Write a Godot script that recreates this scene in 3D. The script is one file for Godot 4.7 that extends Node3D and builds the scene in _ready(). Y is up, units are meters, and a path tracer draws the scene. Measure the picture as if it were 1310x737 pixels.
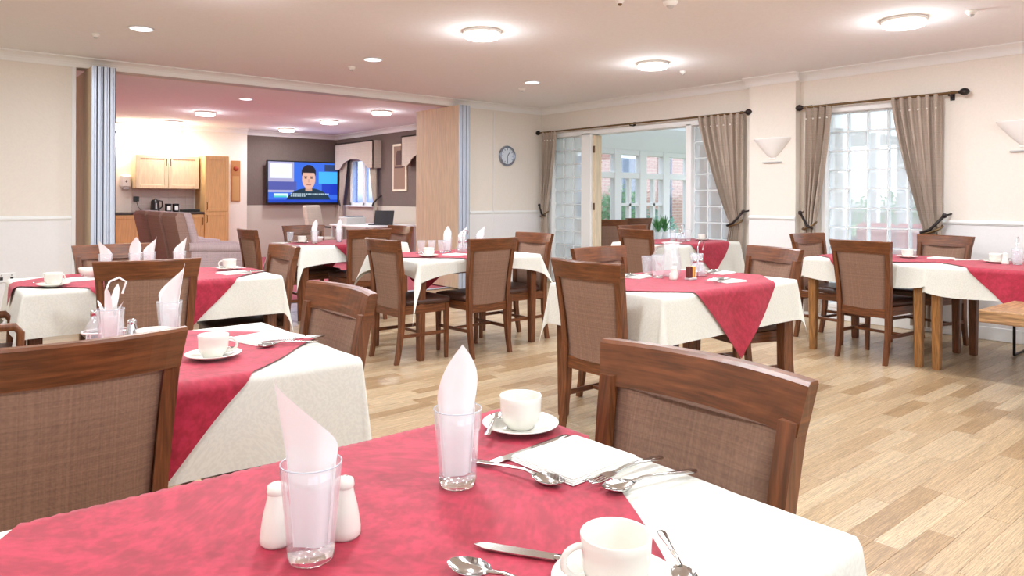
extends Node3D

# ------------------------------------------------------------------ measures (metres)
const EYE := 1.27
const YAW := 39.8
const FOCAL := 915.0           # in pixels of the 1310 x 737 frame
const PX := 655.0
const PY := 252.7
const XW := 7.44               # wall with the windows
const ZW := -8.21              # wall with the folding doors
const CEIL := 2.64
const TOP := 0.775             # cloth level of the tables

var M := {}
var used := {}
var rng := RandomNumberGenerator.new()
var noise := FastNoiseLite.new()

# ------------------------------------------------------------------ scene graph helpers
func numbered(called: String) -> String:
	var n: int = used.get(called, 0)
	used[called] = n + 1
	return called if n == 0 else "%s_%03d" % [called, n]

func tag(o, label: String, category: String, group := "") -> Node3D:
	o.set_meta("label", label)
	o.set_meta("category", category)
	if group != "":
		o.set_meta("group", group)
	return o

func thing(called: String, label: String, category: String, at := Vector3.ZERO, turn := 0.0, group := "") -> Node3D:
	var o := Node3D.new()
	o.name = numbered(called)
	add_child(o)
	o.position = at
	o.rotation.y = turn
	return tag(o, label, category, group)

func dup(src: Node3D, called: String, label: String, category: String, at: Vector3, turn := 0.0, group := "") -> Node3D:
	var o: Node3D = src.duplicate()
	o.name = numbered(called)
	add_child(o)
	o.position = at
	o.rotation.y = turn
	return tag(o, label, category, group)

func place(mesh: Mesh, called: String, mat: Material, parent: Node = null) -> MeshInstance3D:
	var o := MeshInstance3D.new()
	o.mesh = mesh
	if mat:
		o.material_override = mat
	if parent == null:
		o.name = numbered(called)
		add_child(o)
	else:
		o.name = called
		parent.add_child(o, true)
	return o

func st() -> SurfaceTool:
	var s := SurfaceTool.new()
	s.begin(Mesh.PRIMITIVE_TRIANGLES)
	return s

func done(s: SurfaceTool, called: String, mat: Material, parent: Node = null) -> MeshInstance3D:
	s.generate_normals()
	return place(s.commit(), called, mat, parent)

func struct(s: SurfaceTool, called: String, mat: Material) -> MeshInstance3D:
	var o := done(s, called, mat)
	o.set_meta("kind", "structure")
	return o

# ------------------------------------------------------------------ shape helpers
func tri(s: SurfaceTool, a: Vector3, b: Vector3, c: Vector3) -> void:
	s.add_vertex(a)
	s.add_vertex(b)
	s.add_vertex(c)

func quad(s: SurfaceTool, a: Vector3, b: Vector3, c: Vector3, d: Vector3) -> void:
	tri(s, a, b, c)
	tri(s, a, c, d)

# a face whose front looks away from `inside`
func face(s: SurfaceTool, pts: Array, inside: Vector3) -> void:
	var n: Vector3 = (pts[1] - pts[0]).cross(pts[2] - pts[0])
	var flip: bool = n.dot(pts[0] - inside) > 0.0     # clockwise fronts
	for i in range(1, pts.size() - 1):
		if flip:
			tri(s, pts[0], pts[i + 1], pts[i])
		else:
			tri(s, pts[0], pts[i], pts[i + 1])

# box with chamfered edges; basis turns it
func box(s: SurfaceTool, c: Vector3, size: Vector3, bev := 0.0, b := Basis.IDENTITY) -> void:
	s.set_smooth_group(-1)
	var h := size * 0.5
	if bev <= 0.0:
		for ax in 3:
			for sg in [-1.0, 1.0]:
				var p := []
				for k in [[-1, -1], [1, -1], [1, 1], [-1, 1]]:
					var v := Vector3.ZERO
					v[ax] = h[ax] * sg
					v[(ax + 1) % 3] = h[(ax + 1) % 3] * k[0]
					v[(ax + 2) % 3] = h[(ax + 2) % 3] * k[1]
					p.append(c + b * v)
				face(s, p, c)
		return
	var e: float = minf(bev, minf(h.x, minf(h.y, h.z)) * 0.95)
	for ax in 3:
		var a1 := (ax + 1) % 3
		var a2 := (ax + 2) % 3
		for sg in [-1.0, 1.0]:
			var p := []
			for k in [[-1, -1], [1, -1], [1, 1], [-1, 1]]:
				var v := Vector3.ZERO
				v[ax] = h[ax] * sg
				v[a1] = (h[a1] - e) * k[0]
				v[a2] = (h[a2] - e) * k[1]
				p.append(c + b * v)
			face(s, p, c)
			for sg2 in [-1.0, 1.0]:
				var q := []
				for k in [[0, -1], [0, 1], [1, 1], [1, -1]]:
					var v := Vector3.ZERO
					v[ax] = (h[ax] - (e if k[0] == 1 else 0.0)) * sg
					v[a1] = (h[a1] - (e if k[0] == 0 else 0.0)) * sg2
					v[a2] = (h[a2] - e) * k[1]
					q.append(c + b * v)
				face(s, q, c)
	for sx in [-1.0, 1.0]:
		for sy in [-1.0, 1.0]:
			for sz in [-1.0, 1.0]:
				var g := Vector3(sx, sy, sz)
				var q := []
				for ax in 3:
					var v := Vector3.ZERO
					for k in 3:
						v[k] = (h[k] - (0.0 if k == ax else e)) * g[k]
					q.append(c + b * v)
				face(s, q, c)

func box2(s: SurfaceTool, lo: Vector3, hi: Vector3, bev := 0.0) -> void:
	box(s, (lo + hi) * 0.5, (hi - lo).abs(), bev)

# rings of equal length joined to a skin, with end caps
func loft(s: SurfaceTool, rings: Array, smooth := true, caps := true, closed := true) -> void:
	s.set_smooth_group(0 if smooth else -1)
	var n: int = rings[0].size()
	var mids := []
	for r in rings:
		var m := Vector3.ZERO
		for p in r:
			m += p
		mids.append(m / n)
	# one winding for the whole skin, chosen by the sign of the enclosed volume
	var vol := 0.0
	for i in rings.size() - 1:
		for k in (n if closed else n - 1):
			var k2 := (k + 1) % n
			var a: Vector3 = rings[i][k] - mids[0]
			var b: Vector3 = rings[i][k2] - mids[0]
			var c: Vector3 = rings[i + 1][k2] - mids[0]
			var d: Vector3 = rings[i + 1][k] - mids[0]
			vol += a.dot(b.cross(c)) + a.dot(c.cross(d))
	for i in rings.size() - 1:
		for k in (n if closed else n - 1):
			var k2 := (k + 1) % n
			if vol > 0.0:
				quad(s, rings[i][k], rings[i + 1][k], rings[i + 1][k2], rings[i][k2])
			else:
				quad(s, rings[i][k], rings[i][k2], rings[i + 1][k2], rings[i + 1][k])
	if caps:
		s.set_smooth_group(-1)
		for e in [[0, 1], [rings.size() - 1, rings.size() - 2]]:
			face(s, rings[e[0]], mids[e[1]])

func tube(s: SurfaceTool, pts: Array, r, seg := 8) -> void:
	var rings := []
	var up := Vector3.UP
	for i in pts.size():
		var d: Vector3 = (pts[mini(i + 1, pts.size() - 1)] - pts[maxi(i - 1, 0)]).normalized()
		if i == 0:
			up = Vector3.UP if absf(d.y) < 0.9 else Vector3.RIGHT
		var x := d.cross(up).normalized()
		up = x.cross(d).normalized()
		var rr: float = r[i] if r is Array else r
		var ring := []
		for k in seg:
			var a := TAU * k / seg
			ring.append(pts[i] + (x * cos(a) + up * sin(a)) * rr)
		rings.append(ring)
	loft(s, rings)

# profile of [radius, height], turned about y at c; skin only (profile may double back for thickness)
func lathe(s: SurfaceTool, prof: Array, seg := 24, c := Vector3.ZERO, smooth := true) -> void:
	s.set_smooth_group(0 if smooth else -1)
	for i in prof.size() - 1:
		var a: Array = prof[i]
		var b: Array = prof[i + 1]
		for k in seg:
			var t0 := TAU * k / seg
			var t1 := TAU * (k + 1) / seg
			var p0 := c + Vector3(cos(t0) * a[0], a[1], sin(t0) * a[0])
			var p1 := c + Vector3(cos(t1) * a[0], a[1], sin(t1) * a[0])
			var q0 := c + Vector3(cos(t0) * b[0], b[1], sin(t0) * b[0])
			var q1 := c + Vector3(cos(t1) * b[0], b[1], sin(t1) * b[0])
			if a[0] > 1e-6:
				tri(s, p0, p1, q1 if b[0] > 1e-6 else q0)
			if b[0] > 1e-6:
				tri(s, p0, q1, q0)

# flat outline (Vector2) in the plane of axes u, v, given thickness along w
func prism(s: SurfaceTool, poly: PackedVector2Array, o: Vector3, u: Vector3, v: Vector3, w: Vector3) -> void:
	s.set_smooth_group(-1)
	var idx := Geometry2D.triangulate_polygon(poly)
	var mid := Vector3.ZERO
	for p in poly:
		mid += o + u * p.x + v * p.y + w * 0.5
	mid /= poly.size()
	for side in 2:
		for i in range(0, idx.size(), 3):
			var p := []
			for k in 3:
				var q: Vector2 = poly[idx[i + k]]
				p.append(o + u * q.x + v * q.y + w * side)
			face(s, p, p[0] + w * (1.0 if side == 0 else -1.0))
	var ccw := not Geometry2D.is_polygon_clockwise(poly)
	for i in poly.size():
		var a: Vector2 = poly[i]
		var b: Vector2 = poly[(i + 1) % poly.size()]
		var nrm := Vector2(b.y - a.y, a.x - b.x) * (1.0 if ccw else -1.0)
		var p0 := o + u * a.x + v * a.y
		var p1 := o + u * b.x + v * b.y
		face(s, [p0, p1, p1 + w, p0 + w], (p0 + p1) * 0.5 - (u * nrm.x + v * nrm.y) + w * 0.5)

# rounded-rectangle ring in the plane x-z at height y
func rring(hx: float, hz: float, y: float, rad: float, cz := 0.0, seg := 4) -> Array:
	var out := []
	var cs := [[1, 1, 0.0], [-1, 1, 0.5], [-1, -1, 1.0], [1, -1, 1.5]]
	for c in cs:
		for k in seg + 1:
			var a: float = PI * (c[2] + 0.5 * k / seg)
			out.append(Vector3(c[0] * (hx - rad) + cos(a) * rad, y, cz + c[1] * (hz - rad) + sin(a) * rad))
	return out

# a regular sheet of points with smooth normals
func sheet_mesh(pts: Array, nu: int, nv: int) -> ArrayMesh:
	var v := PackedVector3Array()
	var nn := PackedVector3Array()
	var uv := PackedVector2Array()
	var ix := PackedInt32Array()
	v.resize(nu * nv)
	nn.resize(nu * nv)
	uv.resize(nu * nv)
	for j in nv:
		for i in nu:
			var k := j * nu + i
			v[k] = pts[k]
			uv[k] = Vector2(float(i) / nu, float(j) / nv)
			var du: Vector3 = pts[j * nu + mini(i + 1, nu - 1)] - pts[j * nu + maxi(i - 1, 0)]
			var dv: Vector3 = pts[mini(j + 1, nv - 1) * nu + i] - pts[maxi(j - 1, 0) * nu + i]
			nn[k] = dv.cross(du).normalized()
	for j in nv - 1:
		for i in nu - 1:
			var k := j * nu + i
			ix.append_array([k, k + 1, k + nu + 1, k, k + nu + 1, k + nu])
	var a := []
	a.resize(Mesh.ARRAY_MAX)
	a[Mesh.ARRAY_VERTEX] = v
	a[Mesh.ARRAY_NORMAL] = nn
	a[Mesh.ARRAY_TEX_UV] = uv
	a[Mesh.ARRAY_INDEX] = ix
	var m := ArrayMesh.new()
	m.add_surface_from_arrays(Mesh.PRIMITIVE_TRIANGLES, a)
	return m

# ------------------------------------------------------------------ materials
func mat(c: Color, rough := 0.6, metal := 0.0) -> StandardMaterial3D:
	var m := StandardMaterial3D.new()
	m.albedo_color = c
	m.roughness = rough
	m.metallic = metal
	m.cull_mode = BaseMaterial3D.CULL_DISABLED
	return m

func rgb(r: int, g: int, b: int) -> Color:
	return Color8(r, g, b)

func tex(size: int, f: Callable) -> ImageTexture:
	var im := Image.create(size, size, false, Image.FORMAT_RGB8)
	for y in size:
		for x in size:
			im.set_pixel(x, y, f.call(x, y))
	im.generate_mipmaps()
	return ImageTexture.create_from_image(im)

# noise value that tiles over `size` pixels
func tile(x: float, y: float, size: float, fx: float, fy: float) -> float:
	var a := TAU * x / size
	var b := TAU * y / size
	return noise.get_noise_3d(cos(a) * fx + 31.0, sin(a) * fx + cos(b) * fy, sin(b) * fy)

func grey(v: float) -> Color:
	v = clampf(v, 0.0, 1.0)
	return Color(v, v, v)

func tri_mat(c: Color, t: Texture2D, scale: float, rough: float, world := false) -> StandardMaterial3D:
	var m := mat(c, rough)
	m.albedo_texture = t
	m.uv1_triplanar = true
	m.uv1_world_triplanar = world
	m.uv1_scale = Vector3.ONE * scale
	return m

func make_materials() -> void:
	noise.seed = 7
	noise.frequency = 1.0
	noise.fractal_octaves = 3
	var streak := func(x, y): return grey(0.80 + 0.28 * tile(x, y, 256, 5.5, 0.45) + 0.16 * tile(x + 91, y, 256, 14.0, 0.7))
	var streak_u := func(x, y): return grey(0.80 + 0.28 * tile(x, y, 256, 0.45, 5.5) + 0.16 * tile(x + 91, y, 256, 0.7, 14.0))
	var t_v := tex(256, streak)
	var t_u := tex(256, streak_u)
	var brown := rgb(136, 80, 46)
	M.wood_v = tri_mat(brown, t_v, 2.2, 0.36)
	M.wood_h = tri_mat(brown, t_u, 2.2, 0.33)
	M.oak_and_lit_v = tri_mat(rgb(188, 130, 72), t_v, 2.0, 0.4)
	M.oak_h = tri_mat(rgb(204, 158, 112), t_u, 1.6, 0.4)
	var t_soft := tex(256, func(x, y): return grey(0.93 + 0.07 * tile(x, y, 256, 5.5, 0.5) + 0.04 * tile(x + 91, y, 256, 14.0, 0.8)))
	M.beech = tri_mat(rgb(244, 218, 176), t_soft, 1.2, 0.45)
	M.beech_dark = tri_mat(rgb(226, 180, 118), t_soft, 1.2, 0.45)
	M.panel_wood = tri_mat(rgb(248, 226, 192), t_soft, 0.9, 0.5)
	var r2 := RandomNumberGenerator.new()
	r2.seed = 5
	var rows := []
	var cols := []
	for i in 256:
		rows.append(r2.randf_range(-1, 1))
		cols.append(r2.randf_range(-1, 1))
	var weave := tex(256, func(x, y): return grey(0.84 + 0.06 * rows[y] + 0.05 * cols[x] + 0.11 * tile(x, y, 256, 9.0, 9.0) + (0.07 if (x + y) % 2 == 0 else -0.05)))
	M.weave = tri_mat(rgb(162, 124, 103), weave, 2.4, 0.85)
	M.weave_pink = tri_mat(rgb(232, 204, 204), weave, 3.0, 0.9)
	M.weave_taupe = tri_mat(rgb(190, 152, 138), weave, 3.0, 0.9)
	M.weave_beige = tri_mat(rgb(234, 216, 198), weave, 3.0, 0.9)
	M.leather = tri_mat(rgb(92, 58, 46), tex(128, func(x, y): return grey(0.85 + 0.18 * tile(x, y, 128, 8, 8))), 4.0, 0.42)
	# cloths: ivory damask and crushed red
	var damask := tex(256, func(x, y): return grey(0.975 + 0.018 * signf(tile(x, y, 256, 5, 5)) * minf(1.0, absf(tile(x, y, 256, 5, 5)) * 6.0) + 0.015 * ((x + y) % 2)))
	M.cloth = tri_mat(rgb(230, 228, 218), damask, 3.0, 0.75)
	M.cloth.rim_enabled = true
	M.cloth.rim = 0.15
	var crush := tex(512, func(x, y):
		var n := tile(x, y, 512, 2.2, 2.2) * 0.9 + tile(x + 40, y + 90, 512, 6.5, 6.5) * 0.7
		var c := rgb(148, 10, 40).lerp(rgb(182, 28, 62), clampf(0.5 + n * 0.95, 0, 1))
		return c)
	M.red = tri_mat(Color.WHITE, crush, 1.5, 0.7)
	M.red.rim_enabled = true
	M.red.rim = 0.3
	# room
	var plaster := tex(256, func(x, y): return grey(0.985 + 0.015 * tile(x, y, 256, 12, 12)))
	M.wall = tri_mat(rgb(242, 232, 220), plaster, 0.6, 0.85, true)
	M.wall_low = tri_mat(rgb(242, 238, 236), plaster, 0.6, 0.8, true)
	M.ceiling = tri_mat(rgb(247, 245, 245), plaster, 0.4, 0.9, true)
	M.trim = mat(rgb(244, 242, 240), 0.5)
	M.white = mat(rgb(244, 243, 240), 0.4)
	M.brown_paper = tri_mat(rgb(124, 106, 98), tex(256, func(x, y): return grey(0.93 + 0.08 * tile(x, y, 256, 16, 3))), 1.0, 0.8, true)
	M.pale_paper = tri_mat(rgb(206, 194, 180), plaster, 0.8, 0.8, true)
	M.carpet = tri_mat(rgb(204, 98, 112), tex(256, func(x, y): return grey(0.85 + 0.25 * tile(x, y, 256, 40, 40))), 2.0, 0.95, true)
	M.splash = mat(rgb(214, 196, 188), 0.35)
	# plank grain: the plank's own UVs, tone from the vertex colour
	var grain := tex(512, func(x, y):
		var w := tile(x, y, 512, 0.7, 9.0) * 0.5 + tile(x + 200, y, 512, 1.6, 26.0) * 0.5
		var k := sin((y + 26.0 * tile(x, y + 77, 512, 1.1, 2.0)) * 0.5) * 0.05
		return grey(0.86 + w * 0.34 + k))
	M.plank = mat(Color.WHITE, 0.30)
	M.plank.albedo_texture = grain
	M.plank.vertex_color_use_as_albedo = true
	M.subfloor = mat(rgb(120, 92, 64), 0.8)
	# table ware
	M.china = mat(rgb(234, 231, 221), 0.18)
	M.paper = mat(rgb(244, 242, 240), 0.85)
	M.linen = mat(rgb(234, 233, 227), 0.85)
	M.steel = mat(rgb(205, 203, 200), 0.16, 1.0)
	M.chrome = mat(rgb(215, 215, 218), 0.08, 1.0)
	M.glass = mat(Color(1, 1, 1, 0.0), 0.02)
	M.glass.refraction_enabled = true
	M.glass.refraction_scale = 0.05
	M.clear = mat(Color(0.93, 0.96, 0.98, 0.15), 0.02)
	M.clear.transparency = BaseMaterial3D.TRANSPARENCY_ALPHA
	M.rim_glass = mat(Color(0.86, 0.89, 0.92, 0.55), 0.05)
	M.rim_glass.transparency = BaseMaterial3D.TRANSPARENCY_ALPHA
	M.pane_blue = mat(Color(0.55, 0.72, 1.0, 0.4), 0.1)
	M.pane_blue.transparency = BaseMaterial3D.TRANSPARENCY_ALPHA
	M.pane = mat(Color(0.93, 0.97, 1.0, 0.05), 0.05)
	M.pane.transparency = BaseMaterial3D.TRANSPARENCY_ALPHA
	M.block = mat(Color(0.93, 0.97, 0.98, 0.30), 0.2)
	M.block.transparency = BaseMaterial3D.TRANSPARENCY_ALPHA
	M.added_polycarb = mat(rgb(244, 246, 246), 0.5)
	M.added_polycarb.backlight_enabled = true
	M.added_polycarb.backlight = Color(0.55, 0.55, 0.55)
	M.grout = mat(rgb(236, 240, 240), 0.7)
	M.curtain = tri_mat(rgb(206, 186, 168), weave, 4.0, 0.8)
	M.curtain.rim_enabled = true
	M.curtain.rim = 0.2
	M.brass = mat(rgb(120, 96, 66), 0.35, 0.8)
	M.dark_metal = mat(rgb(46, 38, 36), 0.4, 0.5)
	M.black = mat(rgb(24, 23, 26), 0.35)
	M.button = mat(rgb(236, 230, 222), 0.3)
	M.alu = mat(rgb(206, 214, 228), 0.32, 0.25)
	M.alu_dark = mat(rgb(98, 108, 126), 0.4, 0.3)
	M.gap = mat(rgb(44, 34, 30), 0.8)
	M.plaster_white = mat(rgb(244, 240, 234), 0.7)
	M.grey_plastic = mat(rgb(196, 194, 192), 0.5)
	M.worktop = mat(rgb(58, 50, 46), 0.3)
	M.brick = mat(rgb(178, 128, 116), 0.85)
	M.mortar = mat(rgb(214, 206, 196), 0.9)
	M.leaf = mat(rgb(70, 128, 74), 0.55)
	M.leaf.backlight_enabled = true
	M.leaf.backlight = Color(0.4, 0.5, 0.25)
	M.grass = tri_mat(rgb(128, 150, 96), plaster, 0.5, 0.95, true)
	M.paving = tri_mat(rgb(206, 200, 190), plaster, 0.5, 0.9, true)
	M.terracotta = mat(rgb(178, 104, 72), 0.8)
	M.red_cushion = mat(rgb(196, 52, 56), 0.85)
	M.rattan = tri_mat(rgb(92, 66, 50), weave, 5.0, 0.7)
	M.sachet_brown = mat(rgb(104, 46, 38), 0.5)
	M.sachet_yellow = mat(rgb(228, 176, 90), 0.5)
	M.lamp_warm = mat(rgb(255, 250, 240), 0.4)
	M.lamp_warm.emission_enabled = true
	M.lamp_warm.emission = Color(1.0, 0.96, 0.89)
	M.lamp_warm.emission_energy_multiplier = 10.0
	M.lamp_cool = mat(rgb(246, 250, 255), 0.4)
	M.lamp_cool.emission_enabled = true
	M.lamp_cool.emission = Color(0.92, 0.96, 1.0)
	M.lamp_cool.emission_energy_multiplier = 2.2

# ------------------------------------------------------------------ start
func _ready() -> void:
	# camera: upright, lens shifted so that the horizon sits high in the frame
	var cam := Camera3D.new()
	cam.name = "camera"
	add_child(cam)
	cam.position = Vector3(0, EYE, 0)
	cam.rotation = Vector3(0, deg_to_rad(-YAW), 0.0035)
	cam.near = 0.05
	cam.far = 200.0
	cam.projection = Camera3D.PROJECTION_FRUSTUM
	cam.size = 737.0 / FOCAL * cam.near
	cam.frustum_offset = Vector2(655.0 - PX, PY - 368.5) / FOCAL * cam.near
	cam.current = true

	# overcast daylight
	var env := Environment.new()
	var sky := Sky.new()
	var sm := ProceduralSkyMaterial.new()
	sm.sky_top_color = Color(0.80, 0.87, 0.96)
	sm.sky_horizon_color = Color(0.95, 0.97, 1.0)
	sm.ground_horizon_color = Color(0.86, 0.88, 0.88)
	sm.ground_bottom_color = Color(0.5, 0.5, 0.48)
	sm.sky_energy_multiplier = 1.8
	sm.sun_angle_max = 1.0
	sky.sky_material = sm
	env.background_mode = Environment.BG_SKY
	env.sky = sky
	env.ambient_light_source = Environment.AMBIENT_SOURCE_DISABLED
	env.tonemap_mode = Environment.TONE_MAPPER_LINEAR
	env.tonemap_exposure = 0.98
	env.sdfgi_enabled = true
	env.ssao_enabled = true
	env.ssil_enabled = true
	var we := WorldEnvironment.new()
	we.name = "daylight"
	we.environment = env
	add_child(we)

	rng.seed = 11
	make_materials()
	print("materials")
	build_shell()
	build_floor()
	build_ceiling_lights()
	print("shell")
	build_folding_doors()
	build_window_wall()
	build_sunroom()
	build_lounge()
	print("rooms")
	build_tables()
	print("tables")
	build_chairs()
	print("chairs")
	build_table_ware()
	print("done")

# ------------------------------------------------------------------ the room
func coving(s: SurfaceTool, a: Vector3, b: Vector3, inward: Vector3) -> void:
	# concave quarter between wall and ceiling, from a to b along the wall at ceiling height
	var rings := []
	for p in [a, b]:
		var ring := []
		ring.append(p)
		ring.append(p + Vector3.DOWN * 0.095)
		ring.append(p + Vector3.DOWN * 0.095 + inward * 0.012)
		for k in 5:
			var t: float = PI / 2 * (k + 0.5) / 5
			ring.append(p + inward * (0.09 - 0.075 * cos(t)) + Vector3.DOWN * (0.09 - 0.075 * sin(t)))
		ring.append(p + inward * 0.095 + Vector3.DOWN * 0.012)
		ring.append(p + inward * 0.095)
		rings.append(ring)
	loft(s, rings, false)

func build_shell() -> void:
	var xl := -3.2
	var zf := 3.4
	var s := st()
	# wall with the folding-door opening, 0.28 thick
	box2(s, Vector3(xl, 0, ZW - 0.28), Vector3(1.18, CEIL, ZW))
	box2(s, Vector3(6.05, 0, ZW - 0.28), Vector3(XW + 0.26, CEIL, ZW))
	box2(s, Vector3(1.18, 2.555, ZW - 0.28), Vector3(6.05, CEIL, ZW))
	struct(s, "wall_back", M.wall)
	# wall with the windows
	s = st()
	box2(s, Vector3(XW, 0, ZW), Vector3(XW + 0.26, CEIL, -8.02))
	box2(s, Vector3(XW, 2.20, -8.02), Vector3(XW + 0.26, CEIL, -4.70))
	box2(s, Vector3(XW, 0, -4.70), Vector3(XW + 0.26, CEIL, -3.74))
	box2(s, Vector3(XW, 2.20, -3.74), Vector3(XW + 0.26, CEIL, -2.66))
	box2(s, Vector3(XW, 0, -3.74), Vector3(XW + 0.26, 0.15, -2.66))
	box2(s, Vector3(XW, 0, -2.66), Vector3(XW + 0.26, CEIL, zf))
	box2(s, Vector3(XW - 0.1, 0, -4.56), Vector3(XW, CEIL, -4.0))
	struct(s, "wall_right", M.wall)
	s = st()
	box2(s, Vector3(xl - 0.2, 0, ZW), Vector3(xl, CEIL, zf))
	struct(s, "wall_left", M.wall)
	s = st()
	var gaps := [[-2.7, 0.5], [1.1, 3.7], [4.2, 6.8]]
	box2(s, Vector3(xl - 0.2, 0, zf), Vector3(XW + 0.26, 0.12, zf + 0.2))
	box2(s, Vector3(xl - 0.2, 2.42, zf), Vector3(XW + 0.26, CEIL, zf + 0.2))
	var px := xl - 0.2
	for g in gaps + [[XW + 0.26, 0.0]]:
		box2(s, Vector3(px, 0.12, zf), Vector3(g[0], 2.42, zf + 0.2))
		px = g[1]
	struct(s, "wall_front", M.wall)
	var wn := 6
	for g in gaps:
		s = st()
		for x in [g[0], (g[0] + g[1]) * 0.5 - 0.03, g[1] - 0.06]:
			box2(s, Vector3(x, 0.12, zf + 0.06), Vector3(x + 0.06, 2.42, zf + 0.14), 0.005)
		for y in [0.12, 2.36]:
			box2(s, Vector3(g[0] + 0.06, y, zf + 0.06), Vector3(g[1] - 0.06, y + 0.06, zf + 0.14), 0.005)
		var wf := struct(s, "window_%d" % wn, M.white)
		s = st()
		box2(s, Vector3(g[0] + 0.06, 0.18, zf + 0.098), Vector3(g[1] - 0.06, 2.36, zf + 0.102))
		done(s, "pane", M.pane, wf)
		wn += 1
	s = st()
	box2(s, Vector3(xl - 0.2, CEIL, ZW - 0.28), Vector3(XW + 0.26, CEIL + 0.15, zf + 0.2))
	struct(s, "ceiling", M.ceiling)
	# painted zone below the dado, a thin board lining
	s = st()
	box2(s, Vector3(xl, 0.1, ZW), Vector3(1.18, 1.03, ZW + 0.006))
	box2(s, Vector3(6.05, 0.1, ZW), Vector3(XW, 1.03, ZW + 0.006))
	struct(s, "wall_back_lining", M.wall_low)
	s = st()
	box2(s, Vector3(XW - 0.106, 0.1, -4.56), Vector3(XW - 0.1, 1.03, -4.0))
	box2(s, Vector3(XW - 0.006, 0.1, -2.60), Vector3(XW, 1.03, zf))
	struct(s, "wall_right_lining", M.wall_low)
	# coving
	s = st()
	coving(s, Vector3(xl, CEIL, ZW), Vector3(XW, CEIL, ZW), Vector3.BACK)
	struct(s, "trim_1", M.trim)
	s = st()
	coving(s, Vector3(XW, CEIL, ZW), Vector3(XW, CEIL, -4.56), Vector3.LEFT)
	coving(s, Vector3(XW - 0.1, CEIL, -4.60), Vector3(XW - 0.1, CEIL, -3.96), Vector3.LEFT)
	coving(s, Vector3(XW, CEIL, -4.0), Vector3(XW, CEIL, zf), Vector3.LEFT)
	struct(s, "trim_2", M.trim)
	# dado rails
	s = st()
	for x in [[xl, 1.18], [6.05, XW]]:
		box2(s, Vector3(x[0], 1.03, ZW), Vector3(x[1], 1.075, ZW + 0.014), 0.004)
		box2(s, Vector3(x[0], 1.042, ZW + 0.014), Vector3(x[1], 1.064, ZW + 0.024), 0.004)
	struct(s, "trim_3", M.white)
	s = st()
	for z in [[-4.56, -4.0, XW - 0.1], [-2.60, zf, XW]]:
		box2(s, Vector3(z[2] - 0.014, 1.03, z[0]), Vector3(z[2], 1.075, z[1]), 0.004)
		box2(s, Vector3(z[2] - 0.024, 1.042, z[0]), Vector3(z[2] - 0.014, 1.064, z[1]), 0.004)
	struct(s, "trim_4", M.white)
	# skirting
	s = st()
	for x in [[xl, 1.18], [6.05, XW]]:
		box2(s, Vector3(x[0], 0, ZW), Vector3(x[1], 0.12, ZW + 0.016), 0.005)
	struct(s, "baseboard_back", M.white)
	s = st()
	for z in [[-8.2, -8.02, XW], [-4.70, -4.56, XW], [-4.56, -4.0, XW - 0.1], [-4.0, zf, XW]]:
		box2(s, Vector3(z[2] - 0.016, 0, z[0]), Vector3(z[2], 0.12, z[1]), 0.005)
	struct(s, "baseboard_right", M.white)
	# pipe conduit up the clock wall
	s = st()
	box2(s, Vector3(6.472, 0.12, ZW + 0.006), Vector3(6.49, 2.53, ZW + 0.016), 0.003)
	struct(s, "trim_5", M.wall_low)

func plank_mesh(length: float, tone: Color, off: Vector2) -> ArrayMesh:
	var s := st()
	s.set_smooth_group(-1)
	var w := 0.0945
	var l := length - 0.0008
	var b := 0.0012
	var top := [Vector3(b, 0, b), Vector3(l - b, 0, b), Vector3(l - b, 0, w - b), Vector3(b, 0, w - b)]
	var low := [Vector3(0, -b, 0), Vector3(l, -b, 0), Vector3(l, -b, w), Vector3(0, -b, w)]
	var bot := [Vector3(0, -0.008, 0), Vector3(l, -0.008, 0), Vector3(l, -0.008, w), Vector3(0, -0.008, w)]
	plank_quads(s, top, low, bot, tone, off, Vector3.ZERO)
	s.generate_normals()
	return s.commit()

func plank_quads(s: SurfaceTool, top: Array, low: Array, bot: Array, tone: Color, off: Vector2, at: Vector3) -> void:
	var put := func(p: Vector3):
		s.set_color(tone)
		s.set_uv(Vector2(off.x + p.x / 1.3, off.y + p.z / 0.33))
		s.add_vertex(p + at)
	var fs := [top]
	for k in 4:
		var k2 := (k + 1) % 4
		fs.append([low[k], low[k2], top[k2], top[k]])
		fs.append([bot[k], bot[k2], low[k2], low[k]])
	for f in fs:
		for i in [0, 1, 2, 0, 2, 3]:
			put.call(f[i])

func pixel(p: Vector3) -> Vector3:
	var a := deg_to_rad(YAW)
	var f := Vector3(sin(a), 0, -cos(a))
	var r := Vector3(cos(a), 0, sin(a))
	var v := p - Vector3(0, EYE, 0)
	var d := v.dot(f)
	return Vector3(PX + FOCAL * v.dot(r) / d, PY - FOCAL * v.y / d, d)

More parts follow.
